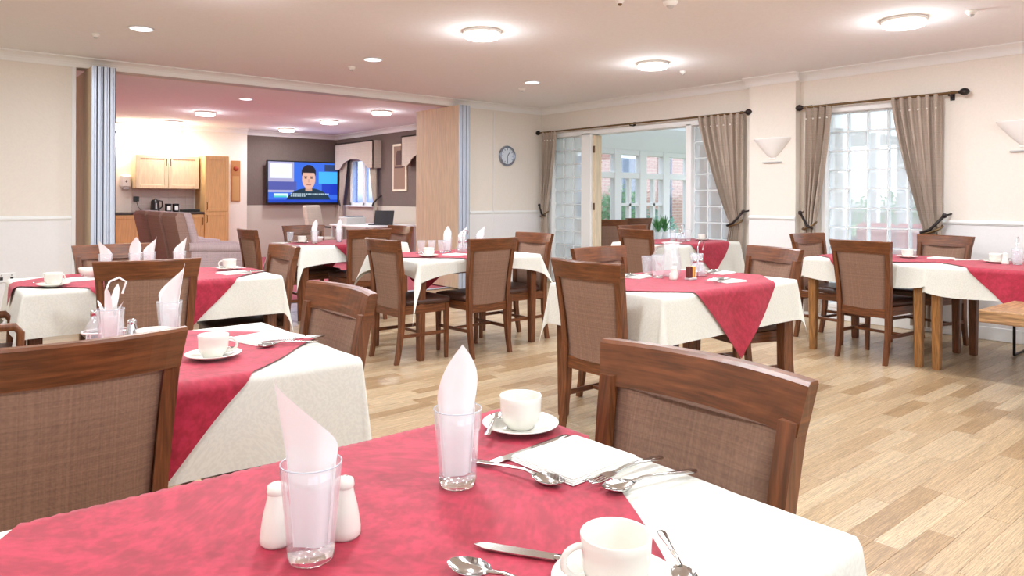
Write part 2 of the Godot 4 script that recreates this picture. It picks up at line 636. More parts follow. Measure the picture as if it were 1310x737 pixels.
func build_floor() -> void:
	var s := st()
	box2(s, Vector3(-3.4, -0.2, ZW - 0.1), Vector3(XW + 0.26, -0.008, 3.6))
	var fl := struct(s, "floor", M.subfloor)
	var lens := [0.46, 0.56, 0.66, 0.74]
	var variants := []
	for i in 24:
		var t := rng.randf()
		var c := Color(0.60, 0.405, 0.225).lerp(Color(0.76, 0.57, 0.36), t)
		if i % 6 == 0:
			c = Color(0.52, 0.335, 0.18)
		variants.append({"l": lens[i % 4], "c": c, "o": Vector2(rng.randf(), rng.randf())})
	var spots := []
	var z := ZW
	while z < 3.4:
		var x := -3.2 - rng.randf() * 0.6
		while x < XW:
			var v := rng.randi() % 24
			var p := Vector3(x, 0, z)
			var l: float = variants[v].l
			if x + l > XW:
				l = XW - x
			spots.append([p, v, l])
			x += variants[v].l
		z += 0.095
	# the 300 planks that show largest are parts of their own
	var scored := []
	for i in spots.size():
		var c: Vector3 = spots[i][0] + Vector3(spots[i][2] * 0.5, 0, 0.047)
		var a := deg_to_rad(YAW)
		var d := c.x * sin(a) - c.z * cos(a)
		var ok := d > 0.6
		if ok:
			var q := pixel(c)
			ok = q.x > 200 and q.x < 1340 and q.y < 760
			var edge := 668.0 - (1065.0 - q.x) * 0.297 if q.x > 600 else 547.0 + (555.0 - q.x) * 0.2486
			if q.x < 1070 and q.y > edge:
				ok = false
			if spots[i][2] < 0.3:
				ok = false
		if ok:
			scored.append([d, i])
	scored.sort_custom(func(a, b): return a[0] < b[0])
	var single := {}
	for k in mini(300, scored.size()):
		single[scored[k][1]] = true
	var meshes := []
	for v in variants:
		meshes.append(plank_mesh(v.l, v.c, v.o))
	var rest := st()
	rest.set_smooth_group(-1)
	for i in spots.size():
		var sp: Array = spots[i]
		var v: Dictionary = variants[sp[1]]
		if single.has(i) and absf(sp[2] - v.l) < 0.001:
			var o := place(meshes[sp[1]], "plank", M.plank, fl)
			o.position = sp[0]
		else:
			var w := 0.0945
			var l: float = sp[2] - 0.0008
			var b := 0.0012
			var top := [Vector3(b, 0, b), Vector3(l - b, 0, b), Vector3(l - b, 0, w - b), Vector3(b, 0, w - b)]
			var low := [Vector3(0, -b, 0), Vector3(l, -b, 0), Vector3(l, -b, w), Vector3(0, -b, w)]
			var bot := [Vector3(0, -0.008, 0), Vector3(l, -0.008, 0), Vector3(l, -0.008, w), Vector3(0, -0.008, w)]
			plank_quads(rest, top, low, bot, v.c, v.o, sp[0])
	var r := done(rest, "planks", M.plank, fl)
	r.set_meta("kind", "stuff")

# ------------------------------------------------------------------ ceiling lights
func drum_light(at: Vector3, label: String, group: String, energy: float) -> void:
	var o := thing("ceiling_light", label, "ceiling light", at, 0.0, group)
	var s := st()
	lathe(s, [[0.0, 0.0], [0.155, 0.0], [0.16, -0.006], [0.16, -0.022], [0.146, -0.024]], 40)
	done(s, "base", M.white, o)
	s = st()
	lathe(s, [[0.146, -0.022], [0.150, -0.03], [0.148, -0.05], [0.135, -0.058], [0.10, -0.060], [0.0, -0.060]], 40)
	done(s, "diffuser", M.lamp_warm, o)
	var l := AreaLight3D.new()
	l.light_color = Color(0.93, 0.965, 1.0)
	l.light_energy = energy
	l.area_size = Vector2(0.26, 0.26)
	l.area_range = 30.0
	l.area_attenuation = 2.0
	l.shadow_enabled = true
	l.position = Vector3(0, -0.065, 0)
	l.rotation.x = -PI / 2
	l.name = "light"
	o.add_child(l)
	var g := OmniLight3D.new()
	g.light_color = Color(0.93, 0.965, 1.0)
	g.light_energy = energy * 0.10
	g.light_size = 0.1
	g.omni_range = 30.0
	g.omni_attenuation = 2.0
	g.shadow_enabled = true
	g.position = Vector3(0, -0.12, 0)
	g.name = "side_glow"
	o.add_child(g)

func down_light(at: Vector3, label: String, group: String, energy: float) -> void:
	var o := thing("downlight", label, "ceiling light", at, 0.0, group)
	var s := st()
	lathe(s, [[0.085, 0.0], [0.098, -0.004], [0.096, -0.010], [0.084, -0.010]], 32)
	done(s, "trim_ring", M.white, o)
	s = st()
	lathe(s, [[0.084, -0.010], [0.06, -0.016], [0.0, -0.018]], 32)
	done(s, "lens", M.lamp_cool, o)
	var l := AreaLight3D.new()
	l.light_color = Color(0.90, 0.95, 1.0)
	l.light_energy = energy
	l.area_size = Vector2(0.15, 0.15)
	l.area_range = 30.0
	l.area_attenuation = 2.0
	l.shadow_enabled = true
	l.position = Vector3(0, -0.03, 0)
	l.rotation.x = -PI / 2
	l.name = "light"
	o.add_child(l)

func build_ceiling_lights() -> void:
	var y := CEIL
	var e := 2.8
	drum_light(Vector3(3.58, y, -4.69), "round white drum ceiling light above the table before the wall clock", "drum lights of the dining room", e)
	drum_light(Vector3(5.735, y, -4.66), "round white drum ceiling light nearest the French doors", "drum lights of the dining room", e)
	drum_light(Vector3(5.78, y, -2.28), "round white drum ceiling light nearest the curtained glass-block window", "drum lights of the dining room", e)
	# the same grid goes on over the part of the room outside the frame
	for p in [Vector2(1.4, -4.68), Vector2(3.58, -2.28), Vector2(1.4, -2.28), Vector2(5.78, 0.1), Vector2(3.58, 0.1), Vector2(1.4, 0.1), Vector2(-0.8, -2.28), Vector2(-0.8, 0.1), Vector2(-0.8, -4.68)]:
		drum_light(Vector3(p.x, y, p.y), "round white drum ceiling light of the dining room grid, out of the photograph", "drum lights of the dining room", e)
	var dl := 2.3
	down_light(Vector3(1.405, y, -6.41), "small round cool-white downlight before the folding panels beside the socket wall", "downlights along the folding doors", dl)
	down_light(Vector3(3.48, y, -6.34), "small round cool-white downlight before the middle of the folding-door opening", "downlights along the folding doors", dl)
	down_light(Vector3(5.605, y, -6.36), "small round cool-white downlight before the wall clock", "downlights along the folding doors", dl)
	# lounge
	var le := 2.2
	down_light(Vector3(3.54, y, -10.07), "small cool-white downlight of the lounge above the high-back armchairs", "lounge lights", dl)
	drum_light(Vector3(3.6, y, -12.1), "small round light on the lounge ceiling before the kitchenette", "lounge lights", le)
	drum_light(Vector3(3.61, y, -14.0), "small round light on the lounge ceiling against the kitchenette wall", "lounge lights", le)
	drum_light(Vector3(5.7, y, -10.1), "round light on the lounge ceiling next to the wooden folding panel", "lounge lights", le)
	drum_light(Vector3(5.71, y, -12.0), "round light in the middle of the lounge ceiling before the television", "lounge lights", le)
	drum_light(Vector3(5.74, y, -13.98), "round light on the lounge ceiling just above the television", "lounge lights", le)
	# fluorescent batten over the kitchenette
	var o := thing("batten_light", "long white fluorescent batten light high on the kitchenette wall", "wall light", Vector3(3.2, y - 0.10, -14.505))
	var s := st()
	box2(s, Vector3(-0.68, -0.07, -0.09), Vector3(0.68, 0.05, 0.02), 0.008)
	done(s, "housing", M.white, o)
	s = st()
	box2(s, Vector3(-0.66, -0.09, -0.03), Vector3(0.66, 0.04, 0.06), 0.02)
	done(s, "diffuser", M.lamp_warm, o)
	var l := AreaLight3D.new()
	l.light_color = Color(1.0, 0.94, 0.84)
	l.light_energy = 4.5
	l.area_size = Vector2(1.2, 0.05)
	l.area_range = 30.0
	l.area_attenuation = 2.0
	l.shadow_enabled = true
	l.position = Vector3(0, -0.105, 0.02)
	l.rotation.x = -PI / 2
	l.name = "light"
	o.add_child(l)
	# detectors and sprinklers
	var det := [["smoke_detector", Vector3(4.04, y, -3.13), 0.05, "white domed smoke detector beside a sprinkler on the ceiling"],
		["sprinkler", Vector3(3.73, y, -3.32), 0.028, "small brass-and-white sprinkler head beside the smoke detector"],
		["ceiling_sensor", Vector3(5.89, y, -1.86), 0.035, "small white ceiling sensor near the drum light by the glass-block window"],
		["ceiling_sensor", Vector3(3.52, y, -6.87), 0.035, "small white ceiling sensor beside the middle downlight"],
		["ceiling_sensor", Vector3(1.16, y, -6.88), 0.03, "small white ceiling sensor beside the downlight before the left folding panels"],
		["ceiling_sensor", Vector3(5.83, y, -6.81), 0.04, "small white ceiling sensor beside the downlight before the clock"],
		["ceiling_sensor", Vector3(6.35, y, -4.75), 0.03, "small white ceiling sensor beside the drum light by the French doors"]]
	for d in det:
		var t := thing(d[0], d[3], "detector", d[1])
		s = st()
		lathe(s, [[0.0, 0.0], [d[2] * 1.1, 0.0], [d[2] * 1.1, -0.008], [d[2] * 0.9, -0.02], [d[2] * 0.6, -0.03]], 24)
		done(s, "base", M.plaster_white, t)
		s = st()
		lathe(s, [[d[2] * 0.6, -0.03], [d[2] * 0.35, -0.042], [0.0, -0.045]], 20)
		done(s, "cap", M.brass if d[0] == "sprinkler" else M.grey_plastic, t)

# ------------------------------------------------------------------ folding doors, wall fittings
func build_folding_doors() -> void:
	# each stack: panels side by side along x, standing across the opening line
	for d in [[1.315, 4, 0.054, "pale wood folding panel with grey metal edge at the socket wall, %s", "folded panels at the socket-wall end", -8.01, -8.95],
			[5.73, 3, 0.062, "pale wood folding panel with grey metal edge at the clock wall, %s", "folded panels beside the clock wall", -8.01, -9.12]]:
		for k in d[1]:
			var x: float = d[0] + k * d[2]
			var o := thing("folding_panel", d[3] % ["next to the wall", "second from the wall", "third from the wall", "fourth from the wall"][k if d[0] < 3.0 else d[1] - 1 - k], "folding panel", Vector3(x, 0, 0), 0.0, d[4])
			var s := st()
			box2(s, Vector3(0.003, 0.015, d[6]), Vector3(d[2] - 0.004, 2.545, d[5] - 0.02), 0.002)
			done(s, "leaf", M.panel_wood, o)
			s = st()
			box2(s, Vector3(0.0, 0.012, d[5] - 0.022), Vector3(d[2] * 0.52, 2.548, d[5]), 0.004)
			done(s, "edge_profile", M.alu, o)
			s = st()
			box2(s, Vector3(d[2] * 0.55, 0.012, d[5] - 0.022), Vector3(d[2] - 0.008, 2.548, d[5] - 0.003), 0.004)
			done(s, "edge_profile", M.alu, o)
			s = st()
			box2(s, Vector3(d[2] - 0.010, 0.012, d[5] - 0.03), Vector3(d[2] - 0.001, 2.548, d[5] - 0.012))
			done(s, "seal", M.gap, o)
	# head track and jamb posts
	var s := st()
	box2(s, Vector3(1.18, 2.55, -8.42), Vector3(6.05, 2.575, -8.28), 0.003)
	struct(s, "trim_6", M.grey_plastic)
	s = st()
	box2(s, Vector3(1.18, 0, ZW - 0.28), Vector3(1.215, 2.555, ZW), 0.003)
	box2(s, Vector3(6.015, 0, ZW - 0.28), Vector3(6.05, 2.555, ZW), 0.003)
	struct(s, "trim_7", M.trim)
	s = st()
	box2(s, Vector3(1.18, -0.005, ZW - 0.14), Vector3(6.05, 0.006, ZW - 0.07), 0.002)
	struct(s, "trim_8", M.alu)
	# clock
	var o := thing("wall_clock", "round wall clock with silver rim and pale blue face", "clock", Vector3(6.73, 1.885, ZW + 0.001))
	s = st()
	lathe(s, [[0.0, 0.0], [0.15, 0.0], [0.152, 0.02], [0.145, 0.038], [0.13, 0.04], [0.122, 0.03], [0.12, 0.022]], 40)
	done(s, "rim", mat(rgb(150, 156, 172), 0.25, 0.7), o).rotation.x = PI / 2
	s = st()
	lathe(s, [[0.124, 0.022], [0.0, 0.024]], 40)
	done(s, "face", mat(rgb(222, 230, 240), 0.4), o).rotation.x = PI / 2
	for k in 12:
		s = st()
		var a := TAU * k / 12
		box(s, Vector3(sin(a) * 0.1, cos(a) * 0.1, 0.026), Vector3(0.007, 0.02 if k % 3 else 0.03, 0.003), 0.0, Basis(Vector3.BACK, -a))
		done(s, "hour_mark", M.black, o)
	for h in [[0.6, 0.06, 0.009], [3.15, 0.09, 0.006]]:
		s = st()
		box(s, Vector3(sin(h[0]) * h[1] * 0.5, cos(h[0]) * h[1] * 0.5, 0.029), Vector3(h[2], h[1], 0.003), 0.0, Basis(Vector3.BACK, -h[0]))
		done(s, "hand", M.black, o)
	# socket
	o = thing("wall_socket", "white double wall socket on the wall beside the folding panels", "socket", Vector3(0.655, 0.5, ZW + 0.006))
	s = st()
	box2(s, Vector3(-0.075, -0.045, 0), Vector3(0.075, 0.045, 0.012), 0.004)
	done(s, "plate", M.white, o)
	for x in [-0.04, 0.04]:
		s = st()
		box2(s, Vector3(x - 0.012, -0.022, 0.012), Vector3(x + 0.012, 0.006, 0.0135), 0.0)
		done(s, "outlet", M.black, o)
		s = st()
		box2(s, Vector3(x - 0.006, 0.016, 0.012), Vector3(x + 0.006, 0.032, 0.017), 0.002)
		done(s, "switch", M.grey_plastic, o)

# ------------------------------------------------------------------ windows, curtains
func block_window(called: String, z0: float, cols: int, rows: int, y0: float) -> void:
	# panel of glass blocks 0.2 m on centre in the plane of the wall, from z0 towards +z
	var o := Node3D.new()
	o.name = called
	add_child(o)
	o.set_meta("kind", "structure")
	o.position = Vector3(XW + 0.08, y0, z0)
	var w := cols * 0.2
	var h := rows * 0.2
	var g := st()
	for i in cols + 1:
		box2(g, Vector3(-0.032, 0, i * 0.2 - 0.007), Vector3(0.032, h, i * 0.2 + 0.007))
	for j in rows + 1:
		for i in cols:
			box2(g, Vector3(-0.032, j * 0.2 - 0.007, i * 0.2 + 0.007), Vector3(0.032, j * 0.2 + 0.007, i * 0.2 + 0.193))
	done(g, "grout", M.grout, o)
	# a block: two pressed glass faces, slightly domed, on a hollow body
	var bs := st()
	for sx in [-1.0, 1.0]:
		var rings := []
		for k in [[0.093, 0.030], [0.093, 0.036], [0.084, 0.041], [0.05, 0.0425], [0.015, 0.043]]:
			var ring := []
			for p in rring(k[0], k[0], 0.0, k[0] * 0.18, 0.0, 2):
				ring.append(Vector3(sx * k[1], p.x, p.z))
			rings.append(ring)
		loft(bs, rings, true, false)
		bs.set_smooth_group(0)
		face(bs, rings[-1], Vector3.ZERO)
	bs.generate_normals()
	var bm := bs.commit()
	for j in rows:
		for i in cols:
			var b := place(bm, "glass_block", M.block, o)
			b.position = Vector3(0, j * 0.2 + 0.1, i * 0.2 + 0.1)

func curtain(called: String, label: String, z_out: float, z_in: float, z_tie: float, y_top: float, y_tie: float, folds: float, seed_: float, group: String, y_end := 0.06) -> void:
	# hangs from z_out (kept to the side) to z_in at the rail, drawn back to z_tie at the tie-back
	var x := XW - 0.10
	var o := thing(called, label, "curtain", Vector3.ZERO, 0.0, group)
	var nu := 90
	var nv := 46
	var pts := []
	for j in nv:
		var f := float(j) / (nv - 1)
		var y: float = lerpf(y_top, y_end, f)
		var t := clampf((y_top - y) / (y_top - y_tie), 0.0, 1.0)
		var inner: float
		if y > y_tie:
			inner = lerpf(z_in, z_tie, pow(t, 1.25))
		else:
			inner = lerpf(z_tie, lerpf(z_tie, z_in, 0.35), smoothstep(0.0, 1.0, (y_tie - y) / maxf(0.05, y_tie - y_end)))
		var pinch: float = lerpf(1.0, 0.55, exp(-pow((y - y_tie) / 0.12, 2.0)))
		for i in nu:
			var u := float(i) / (nu - 1)
			var z: float = lerpf(z_out, inner, u)
			var a := u * folds * TAU + seed_
			var amp: float = (0.028 + 0.012 * sin(u * 9.0 + seed_)) * pinch * lerpf(0.75, 1.0, minf(1.0, (y_top - y) / 0.15))
			var xx: float = x + amp * (sin(a) + 0.25 * sin(2.0 * a + y * 1.3))
			pts.append(Vector3(xx, y, z + 0.006 * sin(a * 2.0 + y * 3.0)))
	place(sheet_mesh(pts, nu, nv), "fabric", M.curtain, o)
	for k in int(folds):
		var u: float = (k + 0.5) / folds
		var s := st()
		lathe(s, [[0.0, 0.010], [0.008, 0.006], [0.010, 0.0], [0.008, -0.006], [0.0, -0.010]], 10)
		var b := done(s, "button", M.button, o)
		b.position = Vector3(x - 0.034, y_top - 0.13, lerpf(z_out, z_in, u))
	# tie-back: a band round the gathers and a hook arm to the wall
	var lo := minf(z_out, z_tie)
	var hi := maxf(z_out, z_tie)
	var ring := []
	for k in 17:
		var a := TAU * k / 16
		ring.append(Vector3(x + cos(a) * 0.048, y_tie + 0.04 * sin(a + 0.6), (lo + hi) * 0.5 + sin(a) * ((hi - lo) * 0.5 + 0.012)))
	var s2 := st()
	tube(s2, ring, 0.011, 8)
	done(s2, "tie_band", M.brass, o)
	s2 = st()
	var sg := signf(z_out - z_tie)
	tube(s2, [Vector3(x - 0.045, y_tie - 0.03, z_tie - sg * 0.005), Vector3(x - 0.055, y_tie + 0.0, (z_tie + z_out) * 0.5), Vector3(x - 0.02, y_tie + 0.13, z_out + sg * 0.03), Vector3(XW + 0.002, y_tie + 0.15, z_out + sg * 0.05)], [0.012, 0.014, 0.013, 0.010], 8)
	lathe(s2, [[0.0, 0.024], [0.016, 0.018], [0.022, 0.0], [0.016, -0.018], [0.0, -0.024]], 12, Vector3(x - 0.02, y_tie + 0.135, z_out + sg * 0.035))
	done(s2, "hook", M.dark_metal, o)

func curtain_rod(label: String, z0: float, z1: float, y: float, brackets: Array) -> void:
	var x := XW - 0.10
	var o := thing("curtain_rod", label, "curtain rod", Vector3.ZERO)
	var s := st()
	tube(s, [Vector3(x, y, z0), Vector3(x, y, z1)], 0.0125, 12)
	done(s, "pole", M.brass, o)
	for z in [z0, z1]:
		var sg := 1.0 if z == z1 else -1.0
		s = st()
		var rings := []
		for k in [[0.0, 0.014], [0.015, 0.018], [0.02, 0.026], [0.045, 0.036], [0.07, 0.030], [0.085, 0.016], [0.092, 0.004]]:
			var ring := []
			for a in 14:
				ring.append(Vector3(x + cos(TAU * a / 14) * k[1], y + sin(TAU * a / 14) * k[1], z + sg * (k[0] - 0.02)))
			rings.append(ring)
		loft(s, rings)
		done(s, "finial", M.dark_metal, o)
	for z in brackets:
		s = st()
		tube(s, [Vector3(XW + 0.004, y - 0.02, z), Vector3(x, y - 0.02, z), Vector3(x, y + 0.012, z)], 0.008, 8)
		box2(s, Vector3(XW - 0.012, y - 0.06, z - 0.02), Vector3(XW, y + 0.03, z + 0.02), 0.003)
		done(s, "bracket", M.dark_metal, o)

func sconce(label: String, at: Vector3) -> void:
	# plaster uplighter: a half bowl against the wall (normal -x)
	var o := thing("wall_light", label, "wall light", at, 0.0, "plaster uplighters")
	var s := st()
	s.set_smooth_group(0)
	var n := 18
	var rows := [[0.0, 0.0], [0.03, 0.02], [0.075, 0.075], [0.125, 0.15], [0.165, 0.215], [0.17, 0.23], [0.155, 0.23], [0.14, 0.20], [0.09, 0.13], [0.0, 0.10]]
	for i in rows.size() - 1:
		for k in n:
			var p := []
			for q in [[i, k], [i, k + 1], [i + 1, k + 1], [i + 1, k]]:
				var r: float = rows[q[0]][0]
				var a: float = -PI / 2 + PI * q[1] / n
				p.append(Vector3(-cos(a) * r * 0.75, rows[q[0]][1], sin(a) * r * 1.3))
			quad(s, p[0], p[3], p[2], p[1])
	done(s, "bowl", M.plaster_white, o)
	s = st()
	box2(s, Vector3(-0.01, -0.005, -0.04), Vector3(0.0, 0.13, 0.04), 0.003)
	done(s, "wall_plate", M.plaster_white, o)
	s = st()
	box2(s, Vector3(-0.03, -0.042, -0.11), Vector3(0.0, -0.03, 0.11), 0.003)
	done(s, "lower_fin", M.grey_plastic, o)

func build_window_wall() -> void:
	# French-door screen: frame posts, head, sill
	var s := st()
	var y1 := 2.2
	for z in [[-8.02, -7.96], [-7.345, -7.15], [-5.51, -5.425], [-4.80, -4.70]]:
		box2(s, Vector3(XW - 0.02, 0, z[0]), Vector3(XW + 0.17, y1, z[1]), 0.006)
	box2(s, Vector3(XW - 0.02, 2.175, -8.02), Vector3(XW + 0.17, y1 + 0.04, -4.70), 0.006)
	box2(s, Vector3(XW - 0.02, 0, -7.96), Vector3(XW + 0.17, 0.16, -7.345), 0.006)
	box2(s, Vector3(XW - 0.02, 0, -5.425), Vector3(XW + 0.17, 0.16, -4.80), 0.006)
	box2(s, Vector3(XW - 0.02, -0.005, -7.15), Vector3(XW + 0.17, 0.012, -5.51), 0.003)
	struct(s, "door_1", M.white)
	block_window("window_1", -7.955, 3, 10, 0.17)
	block_window("window_2", -5.42, 3, 10, 0.17)
	# door leaf of pale wood, swung open into the sunroom, edge-on
	var o := thing("door_leaf", "pale wooden door leaf standing open at the French-door post", "door", Vector3(XW + 0.02, 0.015, -7.145))
	s = st()
	box2(s, Vector3(0, 0, 0), Vector3(0.13, 2.15, 0.05), 0.003)
	done(s, "frame", M.panel_wood, o)
	for y in [0.25, 1.08, 1.9]:
		s = st()
		box2(s, Vector3(-0.006, y, 0.006), Vector3(0.004, y + 0.1, 0.044), 0.002)
		done(s, "hinge", M.brass, o)
	# curtained glass-block window
	block_window("window_3", -3.70, 5, 10, 0.17)
	s = st()
	box2(s, Vector3(XW - 0.015, 0.12, -3.76), Vector3(XW + 0.14, 2.22, -3.707), 0.005)
	box2(s, Vector3(XW - 0.015, 0.12, -2.693), Vector3(XW + 0.14, 2.22, -2.64), 0.005)
	box2(s, Vector3(XW - 0.015, 2.177, -3.707), Vector3(XW + 0.14, 2.24, -2.693), 0.005)
	box2(s, Vector3(XW - 0.02, 0.12, -3.707), Vector3(XW + 0.14, 0.163, -2.693), 0.005)
	struct(s, "trim_9", M.white)
	curtain_rod("long dark metal curtain rod above the French doors", -8.16, -4.60, 2.262, [-8.05, -6.35, -4.72])
	curtain_rod("shorter dark metal curtain rod above the glass-block window", -3.93, -2.40, 2.25, [-3.88, -2.50])
	curtain("curtain", "taupe pleated curtain tied back beside the corner under the long rod", -8.10, -7.78, -7.98, 2.262, 1.02, 5, 0.3, "taupe pleated curtains")
	curtain("curtain", "taupe pleated curtain tied back against the pier, at the French doors", -4.66, -5.28, -4.82, 2.262, 0.98, 7, 1.1, "taupe pleated curtains")
	curtain("curtain", "narrow taupe pleated curtain tied back next to the pier, at the glass-block window", -3.90, -3.60, -3.78, 2.25, 0.98, 4, 2.0, "taupe pleated curtains")
	curtain("curtain", "wide taupe pleated curtain of the glass-block window, on the side away from the pier", -2.56, -3.02, -2.72, 2.25, 0.98, 6, 0.7, "taupe pleated curtains")
	sconce("white plaster half-bowl wall light on the pier between the two curtain rods", Vector3(XW - 0.1, 1.71, -4.27))
	sconce("white plaster half-bowl wall light on the plain wall past the glass-block window", Vector3(XW, 1.73, -1.93))

# ------------------------------------------------------------------ sunroom and garden beyond the French doors
func bush(called: String, label: String, at: Vector3, r: Vector3, n: int, leaf: float, m: Material) -> void:
	var o := thing(called, label, "plant", at)
	var s := st()
	s.set_smooth_group(-1)
	for i in n:
		var d := Vector3(rng.randfn(), rng.randfn(), rng.randfn()).normalized()
		var p := d * r * pow(rng.randf(), 0.4)
		p.y += r.y
		var b := Basis(Vector3(rng.randfn(), rng.randfn(), rng.randfn()).normalized(), rng.randf() * TAU)
		var l := leaf * rng.randf_range(0.7, 1.3)
		quad(s, p - b.x * l, p + b.y * l * 0.35, p + b.x * l, p - b.y * l * 0.35)
	done(s, "foliage", m, o).set_meta("kind", "stuff")
	s = st()
	for k in 5:
		var a := TAU * k / 5
		tube(s, [Vector3.ZERO, Vector3(cos(a) * r.x * 0.3, r.y * 0.8, sin(a) * r.z * 0.3), Vector3(cos(a) * r.x * 0.5, r.y * 1.5, sin(a) * r.z * 0.5)], [0.02, 0.012, 0.006], 5)
	done(s, "stems", M.terracotta, o)

func build_sunroom() -> void:
	var s := st()
	box2(s, Vector3(XW + 0.26, -0.2, -8.3), Vector3(11.5, 0.0, -3.95))
	struct(s, "floor_sunroom", mat(rgb(216, 200, 182), 0.5))
	s = st()
	quad(s, Vector3(XW + 0.26, 2.5, -8.3), Vector3(11.5, 2.5, -8.3), Vector3(11.5, 2.5, -3.95), Vector3(XW + 0.26, 2.5, -3.95))
	struct(s, "ceiling_sunroom", M.added_polycarb)  # unseen roof, translucency added so sky light brightens the sunroom
	# glazed wall at z = -8.1 and glazed end at x = 11.3; low walls, posts, rails, panes
	var g := Node3D.new()
	g.name = "window_4"
	add_child(g)
	g.set_meta("kind", "structure")
	s = st()
	box2(s, Vector3(XW + 0.26, 2.09, -8.18), Vector3(11.4, 2.5, -8.06))
	box2(s, Vector3(XW + 0.26, 0, -8.18), Vector3(11.4, 0.55, -8.06))
	box2(s, Vector3(11.3, 2.09, -8.06), Vector3(11.4, 2.5, -4.0))
	box2(s, Vector3(11.3, 0, -8.06), Vector3(11.4, 0.55, -4.0))
	box2(s, Vector3(XW + 0.26, 2.09, -4.06), Vector3(11.3, 2.5, -3.96))
	box2(s, Vector3(XW + 0.26, 0, -4.06), Vector3(11.3, 0.55, -3.96))
	done(s, "solid_panels", M.white, g)
	var posts := [[XW + 0.26, 8.0], [8.52, 8.60], [8.94, 9.11], [9.58, 9.76], [10.21, 10.40], [10.92, 11.02], [11.28, 11.4]]
	for p in posts:
		s = st()
		box2(s, Vector3(p[0], 0.55, -8.17), Vector3(p[1], 2.09, -8.05), 0.008)
		done(s, "post", M.white, g)
	for z in [-7.2, -6.3, -5.4, -4.5]:
		s = st()
		box2(s, Vector3(11.3, 0.55, z - 0.05), Vector3(11.4, 2.09, z + 0.05), 0.008)
		done(s, "post", M.white, g)
	for x in [8.4, 9.3, 10.2, 11.1]:
		s = st()
		box2(s, Vector3(x - 0.05, 0.55, -4.06), Vector3(x + 0.05, 2.09, -3.96), 0.008)
		done(s, "post", M.white, g)
	for k in posts.size() - 1:
		var a: float = posts[k][1]
		var b: float = posts[k + 1][0]
		s = st()
		box2(s, Vector3(a, 1.60, -8.16), Vector3(b, 1.70, -8.06), 0.005)
		box2(s, Vector3(a, 2.0, -8.16), Vector3(b, 2.09, -8.06), 0.005)
		box2(s, Vector3(a, 0.55, -8.16), Vector3(b, 0.63, -8.06), 0.005)
		if b - a < 0.55 and k in [2, 3]:
			var mx := (a + b) * 0.5
			box2(s, Vector3(mx - 0.03, 0.63, -8.15), Vector3(mx + 0.03, 1.60, -8.07), 0.005)
			box2(s, Vector3(a, 1.13, -8.15), Vector3(b, 1.18, -8.07), 0.005)
		done(s, "rail", M.white, g)
		s = st()
		box2(s, Vector3(a, 0.63, -8.115), Vector3(b, 2.0, -8.109))
		done(s, "pane", M.pane, g)
	# garden: ground, brick wall with courses, hedges
	s = st()
	box2(s, Vector3(XW + 0.26, -0.3, -30), Vector3(40, -0.12, 20))
	struct(s, "floor_garden", M.grass)
	s = st()
	box2(s, Vector3(XW + 0.3, -0.12, -3.9), Vector3(12.0, -0.06, 3.0))
	box2(s, Vector3(-20, -0.3, 3.6), Vector3(XW + 0.26, -0.06, 20))  # unseen paving, added pale to bounce daylight up to the ceiling
	struct(s, "floor_terrace_and_bounce", M.paving)
	var bw := thing("brick_wall", "pinkish brick wall of the neighbouring wing seen through the sunroom windows", "wall", Vector3(7.75, -0.12, -11.6))
	s = st()
	box2(s, Vector3(0, 0, 0.01), Vector3(11, 3.4, 0.25))
	done(s, "mortar_bed", M.mortar, bw)
	s = st()
	var yy := 0.005
	var row := 0
	while yy < 3.3:
		var x := (0.0 if row % 2 == 0 else -0.1125)
		while x < 10.9:
			if x > 2.0 or row < 0:
				box2(s, Vector3(x, yy, 0.2), Vector3(x + 0.215, yy + 0.065, 0.262))
			x += 0.225
		yy += 0.075
		row += 1
	done(s, "bricks", M.brick, bw).set_meta("kind", "stuff")
	for wx in [[3.1, 0.9], [4.9, 0.8]]:
		s = st()
		box2(s, Vector3(wx[0], 0.9, 0.25), Vector3(wx[0] + wx[1], 2.4, 0.29), 0.006)
		var wf := done(s, "window_frame", M.white, bw)
		s = st()
		box2(s, Vector3(wx[0] + 0.07, 0.97, 0.285), Vector3(wx[0] + wx[1] - 0.07, 2.33, 0.295))
		done(s, "dark_pane", mat(rgb(70, 92, 122), 0.1), wf)
	var pipe := thing("drainpipe", "dark blue drainpipe on the neighbouring brick wall", "pipe", Vector3(14.55, -0.12, -11.26))
	s = st()
	tube(s, [Vector3(0, 0, 0), Vector3(0, 3.2, 0)], 0.05, 10)
	done(s, "pipe", mat(rgb(62, 64, 100), 0.5), pipe)
	s = st()
	for y in [0.6, 1.6, 2.6]:
		box2(s, Vector3(-0.07, y, -0.06), Vector3(0.07, y + 0.04, 0.055), 0.004)
	done(s, "bracket", mat(rgb(62, 64, 100), 0.5), pipe)
	bush("garden_shrub", "green leafy shrub outside the first sunroom window", Vector3(11.0, -0.12, -9.8), Vector3(0.6, 0.85, 0.5), 1500, 0.06, M.leaf)
	bush("garden_shrub", "bluish-green low shrub outside the second sunroom window", Vector3(12.6, -0.12, -10.2), Vector3(0.6, 0.6, 0.5), 1200, 0.06, mat(rgb(96, 142, 120), 0.6))
